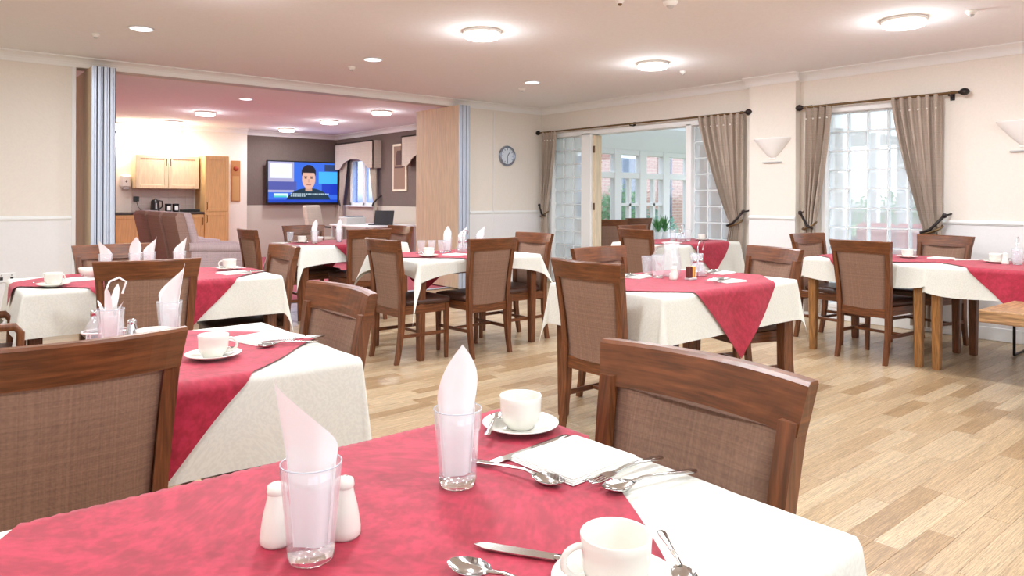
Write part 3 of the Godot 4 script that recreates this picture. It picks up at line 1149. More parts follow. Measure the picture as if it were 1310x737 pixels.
	for p in [[9.95, "leafy pot plant on the sunroom sill by the window post"], [10.12, "second leafy pot plant on the sunroom sill, nearer the brick wall view"]]:
		var o := thing("potted_plant", p[1], "plant", Vector3(p[0], 0.55, -7.95))
		s = st()
		lathe(s, [[0.0, 0.0], [0.05, 0.0], [0.07, 0.12], [0.075, 0.13], [0.065, 0.13], [0.06, 0.11], [0.0, 0.11]], 18)
		done(s, "pot", M.white, o)
		s = st()
		s.set_smooth_group(-1)
		for i in 40:
			var a := rng.randf() * TAU
			var up := rng.randf_range(0.1, 0.33)
			var out := rng.randf_range(0.03, 0.14)
			var tip := Vector3(cos(a) * out, 0.11 + up, sin(a) * out)
			var side := Vector3(-sin(a), 0, cos(a)) * 0.016
			var mid := Vector3(cos(a) * out * 0.4, 0.11 + up * 0.6, sin(a) * out * 0.4)
			quad(s, Vector3(0, 0.11, 0), mid + side, tip, mid - side)
		done(s, "leaves", M.leaf, o)
	s = st()
	box2(s, Vector3(XW + 0.3, 0.5, -8.06), Vector3(11.3, 0.55, -7.85), 0.006)
	struct(s, "trim_10", M.white)
	var cab := thing("wooden_cabinet", "tall tan wooden cabinet in the sunroom behind the glass blocks", "cabinet", Vector3(8.15, 0, -5.95))
	s = st()
	box2(s, Vector3(0, 0.06, 0), Vector3(0.4, 2.0, 0.9), 0.006)
	done(s, "body", M.oak_and_lit_v, cab)
	s = st()
	box2(s, Vector3(0.03, 0, 0.03), Vector3(0.37, 0.06, 0.87), 0.003)
	done(s, "plinth", M.wood_h, cab)
	for k in 2:
		s = st()
		box2(s, Vector3(-0.02, 0.09, 0.02 + 0.435 * k), Vector3(0, 1.97, 0.445 + 0.435 * k), 0.005)
		var dr := done(s, "door", M.oak_and_lit_v, cab)
		s = st()
		box2(s, Vector3(-0.04, 1.0, 0.40 + 0.07 * k), Vector3(-0.02, 1.1, 0.415 + 0.07 * k), 0.003)
		done(s, "handle", M.brass, dr)
	# rattan garden sofa with red cushions outside the glass-block window
	var o := thing("garden_sofa", "brown rattan garden sofa with red back cushions outside the glass-block window", "sofa", Vector3(9.0, -0.06, -3.35))
	s = st()
	box2(s, Vector3(-0.05, 0, -0.85), Vector3(0.1, 0.86, 0.85), 0.02)
	box2(s, Vector3(-0.7, 0, -0.85), Vector3(-0.05, 0.38, 0.85), 0.02)
	box2(s, Vector3(-0.7, 0.38, -0.85), Vector3(-0.05, 0.62, -0.7), 0.02)
	box2(s, Vector3(-0.7, 0.38, 0.7), Vector3(-0.05, 0.62, 0.85), 0.02)
	done(s, "frame", M.rattan, o)
	for k in 3:
		var z := -0.68 + k * 0.46
		s = st()
		box2(s, Vector3(-0.2, 0.50, z), Vector3(-0.05, 1.04, z + 0.44), 0.04)
		done(s, "back_cushion", M.red_cushion, o)
		s = st()
		box2(s, Vector3(-0.68, 0.38, z), Vector3(-0.2, 0.5, z + 0.44), 0.04)
		done(s, "seat_cushion", M.red_cushion, o)
	bush("garden_hedge", "pale green hedge across the terrace from the glass-block window", Vector3(13.5, -0.12, -4.6), Vector3(0.8, 0.8, 2.6), 2500, 0.07, M.leaf)

# ------------------------------------------------------------------ lounge
func cupboard_door(parent: Node, lo: Vector2, hi: Vector2, m: Material, handle := 0) -> void:
	# framed door on the front (+z) of a unit; handle -1 left, 1 right, 0 none
	var s := st()
	box2(s, Vector3(lo.x + 0.003, lo.y + 0.003, 0), Vector3(hi.x - 0.003, hi.y - 0.003, 0.012), 0.002)
	var fr := 0.07
	box2(s, Vector3(lo.x + 0.003, lo.y + 0.003, 0.012), Vector3(lo.x + fr, hi.y - 0.003, 0.022), 0.003)
	box2(s, Vector3(hi.x - fr, lo.y + 0.003, 0.012), Vector3(hi.x - 0.003, hi.y - 0.003, 0.022), 0.003)
	box2(s, Vector3(lo.x + fr, hi.y - fr, 0.012), Vector3(hi.x - fr, hi.y - 0.003, 0.022), 0.003)
	box2(s, Vector3(lo.x + fr, lo.y + 0.003, 0.012), Vector3(hi.x - fr, lo.y + fr, 0.022), 0.003)
	var d := done(s, "door", m, parent)
	if handle != 0:
		var x: float = hi.x - 0.035 if handle > 0 else lo.x + 0.035
		var y0: float = lo.y + 0.04 if lo.y > 0.9 else hi.y - 0.20
		s = st()
		tube(s, [Vector3(x, y0, 0.02), Vector3(x, y0 + 0.01, 0.05), Vector3(x, y0 + 0.13, 0.05), Vector3(x, y0 + 0.14, 0.02)], 0.006, 6)
		done(s, "handle", M.dark_metal, d)

func build_lounge() -> void:
	var zb := -14.6      # kitchenette wall
	var zd := -14.9      # brown wall
	var xr := 7.26
	var y := CEIL
	var s := st()
	box2(s, Vector3(0.4, -0.2, zd - 0.2), Vector3(xr + 0.3, 0.0, ZW - 0.1))
	struct(s, "floor_lounge", M.carpet)
	s = st()
	box2(s, Vector3(0.4, y, zd - 0.2), Vector3(xr + 0.4, y + 0.15, ZW - 0.28))
	struct(s, "ceiling_lounge", M.ceiling)
	s = st()
	box2(s, Vector3(0.4, 0, ZW - 0.28), Vector3(0.6, y, zd - 0.2))
	struct(s, "wall_lounge_left", M.wall)
	s = st()
	box2(s, Vector3(0.6, 0, zb - 0.5), Vector3(5.16, y, zb))
	struct(s, "wall_kitchen", M.wall)
	s = st()
	box2(s, Vector3(5.16, 1.09, zd - 0.2), Vector3(xr, y, zd))
	struct(s, "wall_lounge_back", M.brown_paper)
	s = st()
	box2(s, Vector3(5.16, 0, zd - 0.2), Vector3(xr, 1.09, zd + 0.004))
	struct(s, "wall_lounge_lower", M.pale_paper)
	# right wall of the lounge with its window opening (z -14.25 .. -13.05)
	s = st()
	box2(s, Vector3(xr, 1.09, zd - 0.2), Vector3(xr + 0.2, y, -14.25))
	box2(s, Vector3(xr, 1.09, -13.05), Vector3(xr + 0.2, y, ZW - 0.28))
	box2(s, Vector3(xr, 2.1, -14.25), Vector3(xr + 0.2, y, -13.05))
	struct(s, "wall_lounge_right", M.brown_paper)
	s = st()
	box2(s, Vector3(xr - 0.004, 0, zd), Vector3(xr + 0.2, 1.09, ZW - 0.28))
	struct(s, "wall_lounge_right_lower", M.pale_paper)
	s = st()
	coving(s, Vector3(0.6, y, zb), Vector3(5.16, y, zb), Vector3.BACK)
	coving(s, Vector3(5.16, y, zd), Vector3(xr, y, zd), Vector3.BACK)
	coving(s, Vector3(xr, y, zd), Vector3(xr, y, ZW - 0.28), Vector3.LEFT)
	struct(s, "trim_11", M.trim)
	# lounge window
	s = st()
	for z in [[-14.25, -14.19], [-13.68, -13.60], [-13.11, -13.05]]:
		box2(s, Vector3(xr + 0.02, 1.09, z[0]), Vector3(xr + 0.12, 2.1, z[1]), 0.005)
	box2(s, Vector3(xr + 0.02, 1.09, -14.25), Vector3(xr + 0.12, 1.15, -13.05), 0.005)
	box2(s, Vector3(xr + 0.02, 2.04, -14.25), Vector3(xr + 0.12, 2.1, -13.05), 0.005)
	box2(s, Vector3(xr - 0.08, 1.06, -14.3), Vector3(xr + 0.1, 1.09, -13.0), 0.005)
	var wf := struct(s, "window_5", M.white)
	s = st()
	box2(s, Vector3(xr + 0.06, 1.15, -14.19), Vector3(xr + 0.066, 2.04, -13.11))
	done(s, "pane", M.pane_blue, wf)
	# pelmet with arched lower edge and side returns
	for pz in [[-14.55, -12.85, "cream arched pelmet box above the lounge window"], [-11.75, -10.3, "cream pelmet box beside the framed picture, mostly behind the folding panel"]]:
		var o := thing("pelmet", pz[2], "pelmet", Vector3(xr - 0.006, 0, pz[0]))
		var w: float = pz[1] - pz[0]
		var poly := PackedVector2Array([Vector2(0, 2.42), Vector2(0, 1.86), Vector2(0.2, 1.86)])
		for k in 13:
			var t := k / 12.0
			poly.append(Vector2(0.28 + (w - 0.56) * t, 1.9 + 0.17 * pow(sin(PI * t), 0.6)))
		poly.append_array([Vector2(w - 0.2, 1.86), Vector2(w, 1.86), Vector2(w, 2.42)])
		s = st()
		prism(s, poly, Vector3(-0.2, 0, 0), Vector3.BACK, Vector3.UP, Vector3(0.02, 0, 0))
		done(s, "front_board", M.weave_beige, o)
		s = st()
		box2(s, Vector3(-0.2, 1.86, 0), Vector3(0, 2.42, 0.02))
		box2(s, Vector3(-0.2, 1.86, w - 0.02), Vector3(0, 2.42, w))
		box2(s, Vector3(-0.2, 2.40, 0.02), Vector3(0, 2.42, w - 0.02))
		done(s, "returns", M.weave_beige, o)
	for cz in [[-14.50, -14.16, -14.40, "cream lounge curtain beside the television corner"], [-12.90, -13.16, -12.96, "cream lounge curtain next to the framed picture"]]:
		var o := thing("curtain", cz[3], "curtain", Vector3.ZERO, 0.0, "cream lounge curtains")
		var pts := []
		for j in 30:
			var f := j / 29.0
			var yy := lerpf(2.05, 0.15, f)
			var t := clampf((2.05 - yy) / 0.95, 0, 1)
			var inner: float = lerpf(cz[1], cz[2], pow(t, 1.3)) if yy > 1.1 else cz[2]
			for i in 40:
				var u := i / 39.0
				pts.append(Vector3(xr - 0.10 + 0.03 * sin(u * 5.0 * TAU), yy, lerpf(cz[0], inner, u)))
		place(sheet_mesh(pts, 40, 30), "fabric", M.weave_beige, o)
		s = st()
		tube(s, [Vector3(xr - 0.15, 1.08, cz[2]), Vector3(xr - 0.15, 1.14, (cz[0] + cz[2]) * 0.5), Vector3(xr - 0.05, 1.28, cz[0] + signf(cz[0] - cz[2]) * 0.05), Vector3(xr, 1.3, cz[0] + signf(cz[0] - cz[2]) * 0.05)], 0.016, 8)
		done(s, "tie_band", M.dark_metal, o)
	# framed picture
	var o := thing("framed_picture", "narrow cream-framed picture of a vase on the brown lounge wall", "picture", Vector3(xr, 1.845, -12.11))
	s = st()
	box2(s, Vector3(-0.03, -0.465, -0.26), Vector3(0, 0.465, 0.26), 0.006)
	done(s, "frame", mat(rgb(240, 226, 200), 0.5), o)
	s = st()
	box2(s, Vector3(-0.034, -0.42, -0.21), Vector3(-0.029, 0.42, 0.21))
	done(s, "print", mat(rgb(150, 118, 96), 0.6), o)
	s = st()
	prism(s, PackedVector2Array([Vector2(-0.11, 0.05), Vector2(0.11, 0.05), Vector2(0.13, 0.2), Vector2(0.08, 0.33), Vector2(-0.08, 0.33), Vector2(-0.13, 0.2)]), Vector3(-0.037, 0, 0), Vector3.BACK, Vector3.UP, Vector3(0.003, 0, 0))
	prism(s, PackedVector2Array([Vector2(-0.17, -0.01), Vector2(0.17, -0.01), Vector2(0.17, 0.02), Vector2(-0.17, 0.02)]), Vector3(-0.037, 0, 0), Vector3.BACK, Vector3.UP, Vector3(0.003, 0, 0))
	done(s, "motif", mat(rgb(84, 52, 42), 0.6), o)
	# television on a wall bracket
	o = thing("television", "wide flat television showing a news presenter on the brown wall", "television", Vector3(6.42, 1.575, zd + 0.13))
	s = st()
	box2(s, Vector3(-0.81, -0.46, 0), Vector3(0.81, 0.46, 0.05), 0.008)
	done(s, "housing", M.black, o)
	s = st()
	box2(s, Vector3(-0.3, -0.2, -0.12), Vector3(0.3, 0.2, 0), 0.01)
	done(s, "bracket", M.black, o)
	var qm := QuadMesh.new()
	qm.size = Vector2(1.56, 0.86)
	var screen := place(qm, "screen", tv_material(), o)
	screen.position = Vector3(0, 0.005, 0.0515)
	var l := AreaLight3D.new()
	l.light_color = Color(0.55, 0.65, 1.0)
	l.light_energy = 0.5
	l.area_size = Vector2(1.5, 0.8)
	l.area_range = 30.0
	l.area_attenuation = 2.0
	l.shadow_enabled = true
	l.position = Vector3(0, 0, 0.08)
	l.rotation.y = PI
	l.name = "light"
	o.add_child(l)
	# --- kitchenette
	for k in 2:
		var x := 3.045 + k * 0.546
		o = thing("wall_cupboard", ["pale beech wall cupboard above the kettle", "pale beech wall cupboard beside the tall cupboard"][k], "cupboard", Vector3(x, 1.41, zb), 0.0, "kitchenette wall cupboards")
		s = st()
		box2(s, Vector3(0, 0, 0), Vector3(0.545, 0.62, 0.33), 0.003)
		done(s, "body", M.beech, o)
		var dn := Node3D.new()
		dn.name = "front"
		o.add_child(dn)
		dn.position.z = 0.332
		cupboard_door(dn, Vector2(0, 0), Vector2(0.545, 0.62), M.beech, 1 if k == 0 else -1)
	o = thing("tall_cupboard", "tall beech cupboard at the end of the kitchenette worktop", "cupboard", Vector3(4.16, 0, zb + 0.02))
	s = st()
	box2(s, Vector3(0, 0, 0), Vector3(0.44, 2.04, 0.58), 0.003)
	done(s, "body", M.beech_dark, o)
	for d in [[0.1, 0.98], [0.98, 2.03]]:
		var dn := Node3D.new()
		dn.name = "front"
		o.add_child(dn, true)
		dn.position.z = 0.582
		cupboard_door(dn, Vector2(0, d[0]), Vector2(0.44, d[1]), M.beech_dark, -1)
	for k in 4:
		o = thing("base_cupboard", "beech base cupboard under the dark worktop, " + ["fourth from the tall cupboard", "third from the tall cupboard", "second from the tall cupboard", "touching the tall cupboard"][k], "cupboard", Vector3(1.96 + k * 0.55, 0, zb), 0.0, "kitchenette base cupboards")
		s = st()
		box2(s, Vector3(0, 0.1, 0), Vector3(0.548, 0.94, 0.56), 0.003)
		done(s, "body", M.beech_dark, o)
		var dn := Node3D.new()
		dn.name = "front"
		o.add_child(dn)
		dn.position.z = 0.562
		cupboard_door(dn, Vector2(0, 0.1), Vector2(0.548, 0.935), M.beech_dark, 1 if k % 2 else -1)
	o = thing("worktop", "dark kitchenette worktop along the cream wall", "worktop", Vector3(1.96, 0.94, zb))
	s = st()
	box2(s, Vector3(0, 0, 0), Vector3(2.2, 0.04, 0.6), 0.006)
	done(s, "slab", M.worktop, o)
	o = thing("splashback", "pinkish tiled splashback between worktop and wall cupboards", "splashback", Vector3(3.05, 0.98, zb))
	for i in 7:
		for j in 3:
			s = st()
			box2(s, Vector3(i * 0.155, j * 0.143, 0), Vector3(i * 0.155 + 0.152, j * 0.143 + 0.14, 0.008), 0.002)
			done(s, "tile", M.splash, o)
	o = thing("kettle", "black electric kettle on the kitchenette worktop", "kettle", Vector3(3.38, 0.98, zb + 0.28))
	s = st()
	lathe(s, [[0.0, 0.0], [0.085, 0.0], [0.085, 0.02], [0.08, 0.03], [0.066, 0.2], [0.05, 0.225], [0.015, 0.235], [0.012, 0.25], [0.0, 0.252]], 24)
	done(s, "body", M.black, o)
	s = st()
	tube(s, [Vector3(0.06, 0.21, 0), Vector3(0.12, 0.2, 0), Vector3(0.125, 0.1, 0), Vector3(0.075, 0.05, 0)], 0.012, 8)
	done(s, "handle", M.black, o)
	s = st()
	box2(s, Vector3(-0.012, 0.06, 0.07), Vector3(0.012, 0.16, 0.082), 0.003)
	done(s, "gauge", M.grey_plastic, o)
	for k in 2:
		o = thing("canister", ["black storage canister with white label next to the kettle", "black storage canister with white label farther from the kettle"][k], "canister", Vector3(3.60 + k * 0.13, 0.98, zb + 0.3), 0.0, "canisters on the worktop")
		s = st()
		lathe(s, [[0.0, 0.0], [0.055, 0.0], [0.055, 0.13], [0.058, 0.132], [0.058, 0.15], [0.0, 0.155]], 20)
		done(s, "tin", M.black, o)
		s = st()
		box2(s, Vector3(-0.03, 0.03, 0.05), Vector3(0.03, 0.11, 0.058), 0.002)
		done(s, "label_plate", M.white, o)
	o = thing("serving_tray", "flat black tray on the worktop beside the tall cupboard", "tray", Vector3(3.98, 0.981, zb + 0.3))
	s = st()
	box2(s, Vector3(-0.15, 0, -0.12), Vector3(0.15, 0.012, 0.12), 0.004)
	for q in [[-0.15, -0.142, -0.12, 0.12], [0.142, 0.15, -0.12, 0.12], [-0.142, 0.142, -0.12, -0.112], [-0.142, 0.142, 0.112, 0.12]]:
		box2(s, Vector3(q[0], 0.012, q[2]), Vector3(q[1], 0.04, q[3]), 0.002)
	done(s, "tray", M.black, o)
	o = thing("soap_dispenser", "white wall dispenser with a dark cross mark beside the wall cupboards", "dispenser", Vector3(2.94, 1.40, zb))
	s = st()
	box2(s, Vector3(-0.085, 0.03, 0), Vector3(0.085, 0.26, 0.1), 0.025)
	done(s, "case", M.white, o)
	s = st()
	box2(s, Vector3(-0.05, -0.01, 0.02), Vector3(0.05, 0.03, 0.09), 0.01)
	done(s, "lever", M.grey_plastic, o)
	s = st()
	box2(s, Vector3(-0.022, 0.135, 0.1), Vector3(0.022, 0.145, 0.103))
	box2(s, Vector3(-0.005, 0.118, 0.1), Vector3(0.005, 0.162, 0.103))
	done(s, "cross_mark", M.black, o)
	o = thing("kitchen_socket", "dark wall socket with a lead above the kitchenette worktop", "socket", Vector3(3.12, 1.22, zb + 0.008))
	s = st()
	box2(s, Vector3(-0.045, -0.045, 0), Vector3(0.045, 0.045, 0.04), 0.006)
	done(s, "plug", M.black, o)
	s = st()
	tube(s, [Vector3(0, -0.04, 0.03), Vector3(0.03, -0.15, 0.04), Vector3(0.1, -0.23, 0.06)], 0.005, 6)
	done(s, "lead", M.black, o)
	o = thing("wall_plaque", "tall narrow orange-brown picture panel beside the tall cupboard", "picture", Vector3(4.93, 1.58, zb))
	s = st()
	box2(s, Vector3(-0.09, -0.41, 0), Vector3(0.09, 0.41, 0.02), 0.004)
	done(s, "board", mat(rgb(176, 118, 66), 0.6), o)
	s = st()
	box2(s, Vector3(-0.07, -0.39, 0.02), Vector3(0.07, 0.1, 0.023))
	done(s, "lower_field", mat(rgb(196, 148, 92), 0.6), o)
	s = st()
	lathe(s, [[0.05, 0.0], [0.05, 0.005], [0.0, 0.006]], 20)
	var em := done(s, "disc", mat(rgb(170, 66, 36), 0.6), o)
	em.rotation.x = PI / 2
	em.position = Vector3(0, 0.25, 0.02)
	# --- armchairs in a row, backs to the dining room's socket wall
	for k in 3:
		armchair(["high-back lounge armchair standing closest to the kitchenette", "high-back lounge armchair in the middle of the row of three", "high-back lounge armchair with rolled arm standing closest to the folding-door opening"][k], Vector3(2.36, 0, -10.15 + k * 0.70))
	# --- desk with laptop, beige tub chair under the lounge window
	o = thing("desk", "white-topped desk beneath the framed picture in the lounge", "desk", Vector3(6.55, 0, -11.8))
	s = st()
	box2(s, Vector3(-0.45, 0.72, -1.0), Vector3(0.66, 0.75, 0.45), 0.005)
	done(s, "top", M.white, o)
	for x in [-0.4, 0.6]:
		for z in [-0.95, 0.4]:
			s = st()
			box2(s, Vector3(x - 0.025, 0, z - 0.025), Vector3(x + 0.025, 0.72, z + 0.025), 0.004)
			done(s, "leg", M.grey_plastic, o)
	o = thing("laptop", "open black laptop on the white lounge desk", "laptop", Vector3(6.62, 0.751, -11.75), -0.9)
	s = st()
	box2(s, Vector3(-0.19, 0, -0.13), Vector3(0.19, 0.02, 0.13), 0.004)
	done(s, "base", M.black, o)
	s = st()
	box(s, Vector3(0, 0.14, -0.165), Vector3(0.38, 0.26, 0.012), 0.004, Basis(Vector3.RIGHT, -0.3))
	done(s, "lid", M.black, o)
	o = thing("printer", "small grey printer on the lounge desk beside the window", "printer", Vector3(6.4, 0.751, -12.45))
	s = st()
	box2(s, Vector3(-0.2, 0, -0.17), Vector3(0.2, 0.14, 0.17), 0.015)
	done(s, "case", M.grey_plastic, o)
	s = st()
	box2(s, Vector3(-0.16, 0.14, 0.02), Vector3(0.16, 0.16, 0.15), 0.005)
	done(s, "paper_tray", M.alu_dark, o)
	o = thing("desk_chair", "beige padded chair before the lounge window, beside the desk", "chair", Vector3(6.0, 0, -12.9), 0.5)
	s = st()
	box(s, Vector3(0, 0.8, -0.2), Vector3(0.5, 0.62, 0.09), 0.03, Basis(Vector3.RIGHT, -0.18))
	done(s, "backrest", M.weave_beige, o)
	s = st()
	box2(s, Vector3(-0.26, 0.4, -0.2), Vector3(0.26, 0.5, 0.26), 0.03)
	done(s, "seat", M.weave_beige, o)
	for x in [-0.22, 0.22]:
		for z in [-0.18, 0.22]:
			s = st()
			box2(s, Vector3(x - 0.018, 0, z - 0.018), Vector3(x + 0.018, 0.4, z + 0.018), 0.003)
			done(s, "leg", M.dark_metal, o)
	for x in [-0.28, 0.28]:
		s = st()
		tube(s, [Vector3(x, 0.45, 0.2), Vector3(x, 0.66, 0.18), Vector3(x, 0.68, -0.15), Vector3(x * 0.9, 0.7, -0.2)], 0.016, 8)
		done(s, "arm", M.dark_metal, o)

func armchair(label: String, at: Vector3) -> void:
	# faces +x; tall back towards -x
	var o := thing("armchair", label, "armchair", at, 0.0, "high-back armchairs in the lounge")
	var s := st()
	# outer shell of the back: leaning, tapered
	var rings := []
	for k in [[0.12, 0.06], [0.5, 0.0], [0.85, -0.07], [1.04, -0.11], [1.08, -0.10]]:
		var y: float = k[0]
		var x: float = k[1]
		var t := 0.05 if y < 1.06 else 0.03
		rings.append([Vector3(x - t, y, -0.29), Vector3(x + t, y, -0.31), Vector3(x + t, y, 0.31), Vector3(x - t, y, 0.29)])
	loft(s, rings, false)
	done(s, "back_shell", M.weave_taupe, o)
	s = st()
	rings = []
	for k in [[0.42, 0.09], [0.6, 0.08], [0.85, 0.02], [1.03, -0.03], [1.085, -0.05]]:
		var y: float = k[0]
		var x: float = k[1]
		var w := 0.315
		rings.append([Vector3(x - 0.03, y, -w), Vector3(x + 0.06, y, -w + 0.05), Vector3(x + 0.07, y, 0), Vector3(x + 0.06, y, w - 0.05), Vector3(x - 0.03, y, w)])
	loft(s, rings, true)
	done(s, "back_cushion", M.weave_pink, o)
	s = st()
	box2(s, Vector3(0.05, 0.12, -0.3), Vector3(0.68, 0.34, 0.3), 0.02)
	done(s, "base", M.weave_pink, o)
	s = st()
	box2(s, Vector3(0.1, 0.34, -0.24), Vector3(0.72, 0.48, 0.24), 0.04)
	done(s, "seat_cushion", M.weave_pink, o)
	for z in [-0.29, 0.29]:
		s = st()
		box2(s, Vector3(0.0, 0.12, z - 0.035), Vector3(0.70, 0.66, z + 0.035), 0.012)
		tube(s, [Vector3(-0.02, 0.70, z), Vector3(0.66, 0.66, z), Vector3(0.72, 0.655, z)], [0.055, 0.055, 0.05], 14)
		done(s, "arm", M.weave_pink, o)
		for x in [0.08, 0.62]:
			s = st()
			box2(s, Vector3(x - 0.022, 0, z * 0.9 - 0.022), Vector3(x + 0.022, 0.12, z * 0.9 + 0.022), 0.004)
			done(s, "leg", M.wood_v, o)

func tv_material() -> StandardMaterial3D:
	var w := 256
	var h := 144
	var im := Image.create(w, h, false, Image.FORMAT_RGB8)
	im.fill(rgb(58, 108, 224))
	im.fill_rect(Rect2i(0, 0, 92, 108), rgb(176, 172, 206))
	im.fill_rect(Rect2i(6, 6, 78, 52), rgb(232, 236, 244))
	im.fill_rect(Rect2i(10, 10, 66, 38), rgb(244, 240, 232))
	im.fill_rect(Rect2i(0, 70, 100, 30), rgb(84, 92, 168))
	im.fill_rect(Rect2i(206, 6, 50, 24), rgb(52, 66, 104))
	im.fill_rect(Rect2i(184, 32, 72, 44), rgb(70, 178, 238))
	im.fill_rect(Rect2i(196, 76, 60, 40), rgb(30, 60, 190))
	for yy in h:
		for xx in w:
			var p := Vector2(xx, yy)
			var head := Vector2((p.x - 146) / 25.0, (p.y - 58) / 37.0).length()
			var hair := Vector2((p.x - 146) / 27.0, (p.y - 36) / 28.0).length()
			var body := Vector2((p.x - 146) / 86.0, (p.y - 150) / 58.0).length()
			var neck: bool = absf(p.x - 146) < 13 and p.y > 80 and p.y < 104
			if body < 1.0:
				im.set_pixel(xx, yy, rgb(22, 48, 66) if absf(p.x - 146) > 14 or p.y > 108 else rgb(30, 58, 74))
			if neck:
				im.set_pixel(xx, yy, rgb(206, 158, 140))
			if hair < 1.0 and p.y < 52:
				im.set_pixel(xx, yy, rgb(38, 30, 34))
			if head < 1.0 and (p.y > 36 or hair >= 1.0):
				im.set_pixel(xx, yy, rgb(226, 178, 158))
	for ex in [135, 157]:
		im.fill_rect(Rect2i(ex - 6, 50, 12, 2), rgb(60, 40, 38))
		im.fill_rect(Rect2i(ex - 4, 54, 8, 4), rgb(70, 50, 50))
	im.fill_rect(Rect2i(144, 60, 5, 12), rgb(206, 152, 132))
	im.fill_rect(Rect2i(138, 79, 17, 3), rgb(166, 96, 92))
	im.fill_rect(Rect2i(20, 112, 50, 14), rgb(214, 240, 240))
	im.fill_rect(Rect2i(20, 120, 46, 6), rgb(80, 200, 200))
	for k in 18:
		im.fill_rect(Rect2i(80 + k * 8, 112, 5 + (k * 7) % 3, 3), rgb(210, 232, 240))
	for k in 7:
		im.fill_rect(Rect2i(80 + k * 8, 120, 6, 3), rgb(210, 232, 240))
	im.fill_rect(Rect2i(0, 134, w, 10), rgb(30, 70, 196))
	var t := ImageTexture.create_from_image(im)
	var m := mat(Color.BLACK, 0.3)
	m.emission_enabled = true
	m.emission_texture = t
	m.emission = Color.BLACK
	m.emission_energy_multiplier = 1.2
	return m

# ------------------------------------------------------------------ dining tables and their cloths
var tables := {}

func drape(u: float, v: float, T: Dictionary, lift: float) -> Vector3:
	var hw: float = T.hw + 0.004
	var hd: float = T.hd + 0.004
	var du := maxf(absf(u) - hw, 0.0)
	var dv := maxf(absf(v) - hd, 0.0)
	var bu := clampf(u, -hw, hw)
	var bv := clampf(v, -hd, hd)
	var ph: float = T.ph
	if du == 0.0 and dv == 0.0:
		var b := 0.0012 * noise.get_noise_2d(u * 5.0 + ph * 3.0, v * 5.0)
		return Vector3(u, TOP + lift + b, v)
	var s := sqrt(du * du + dv * dv)
	var dir := Vector3(du * signf(u), 0, dv * signf(v)) / s
	var c: float = 2.0 * du * dv / (s * s)
	var along: float = bu if dv > du else bv
	var edge: float = hw if dv > du else hd
	var wave := sin(along * 9.0 + ph) * 0.6 + sin(along * 17.0 + ph * 2.3) * 0.4
	wave *= 1.0 - pow(absf(along) / edge, 4.0)
	var k: float = lerpf(0.035 + T.amp + T.amp * wave, T.flare, pow(c, 0.8))
	var r := 0.013
	var out: float
	var down: float
	if s < r * 1.45:
		var a := s / r
		out = r * sin(a)
		down = r * (1.0 - cos(a))
	else:
		var l := s - r * 1.45
		out = r + l * k
		down = r + l * sqrt(1.0 - k * k)
	var f := clampf(s / (r * 1.45), 0.0, 1.0)
	return Vector3(bu, TOP, bv) + dir * (out + lift * f * 2.0) - Vector3(0, down - lift * (1.0 - f), 0)

func cloth_sheet(T: Dictionary, cx: float, cz: float, hx: float, hz: float, ang: float, corner: float, cell: float, lift: float) -> ArrayMesh:
	var nu := int(2.0 * hx / cell) + 1
	var nv := int(2.0 * hz / cell) + 1
	var pts := []
	var ca := cos(ang)
	var sa := sin(ang)
	for j in nv:
		var b := 2.0 * j / (nv - 1) - 1.0
		for i in nu:
			var a := 2.0 * i / (nu - 1) - 1.0
			var ex := 3.0 if corner > 0.1 else 6.0
			var x := a * (hx + corner * pow(absf(b), ex))
			var z := b * (hz + corner * pow(absf(a), ex))
			x += 0.006 * sin(b * 7.0 + T.ph)
			pts.append(drape(cx + x * ca - z * sa, cz + x * sa + z * ca, T, lift))
	return sheet_mesh(pts, nu, nv)

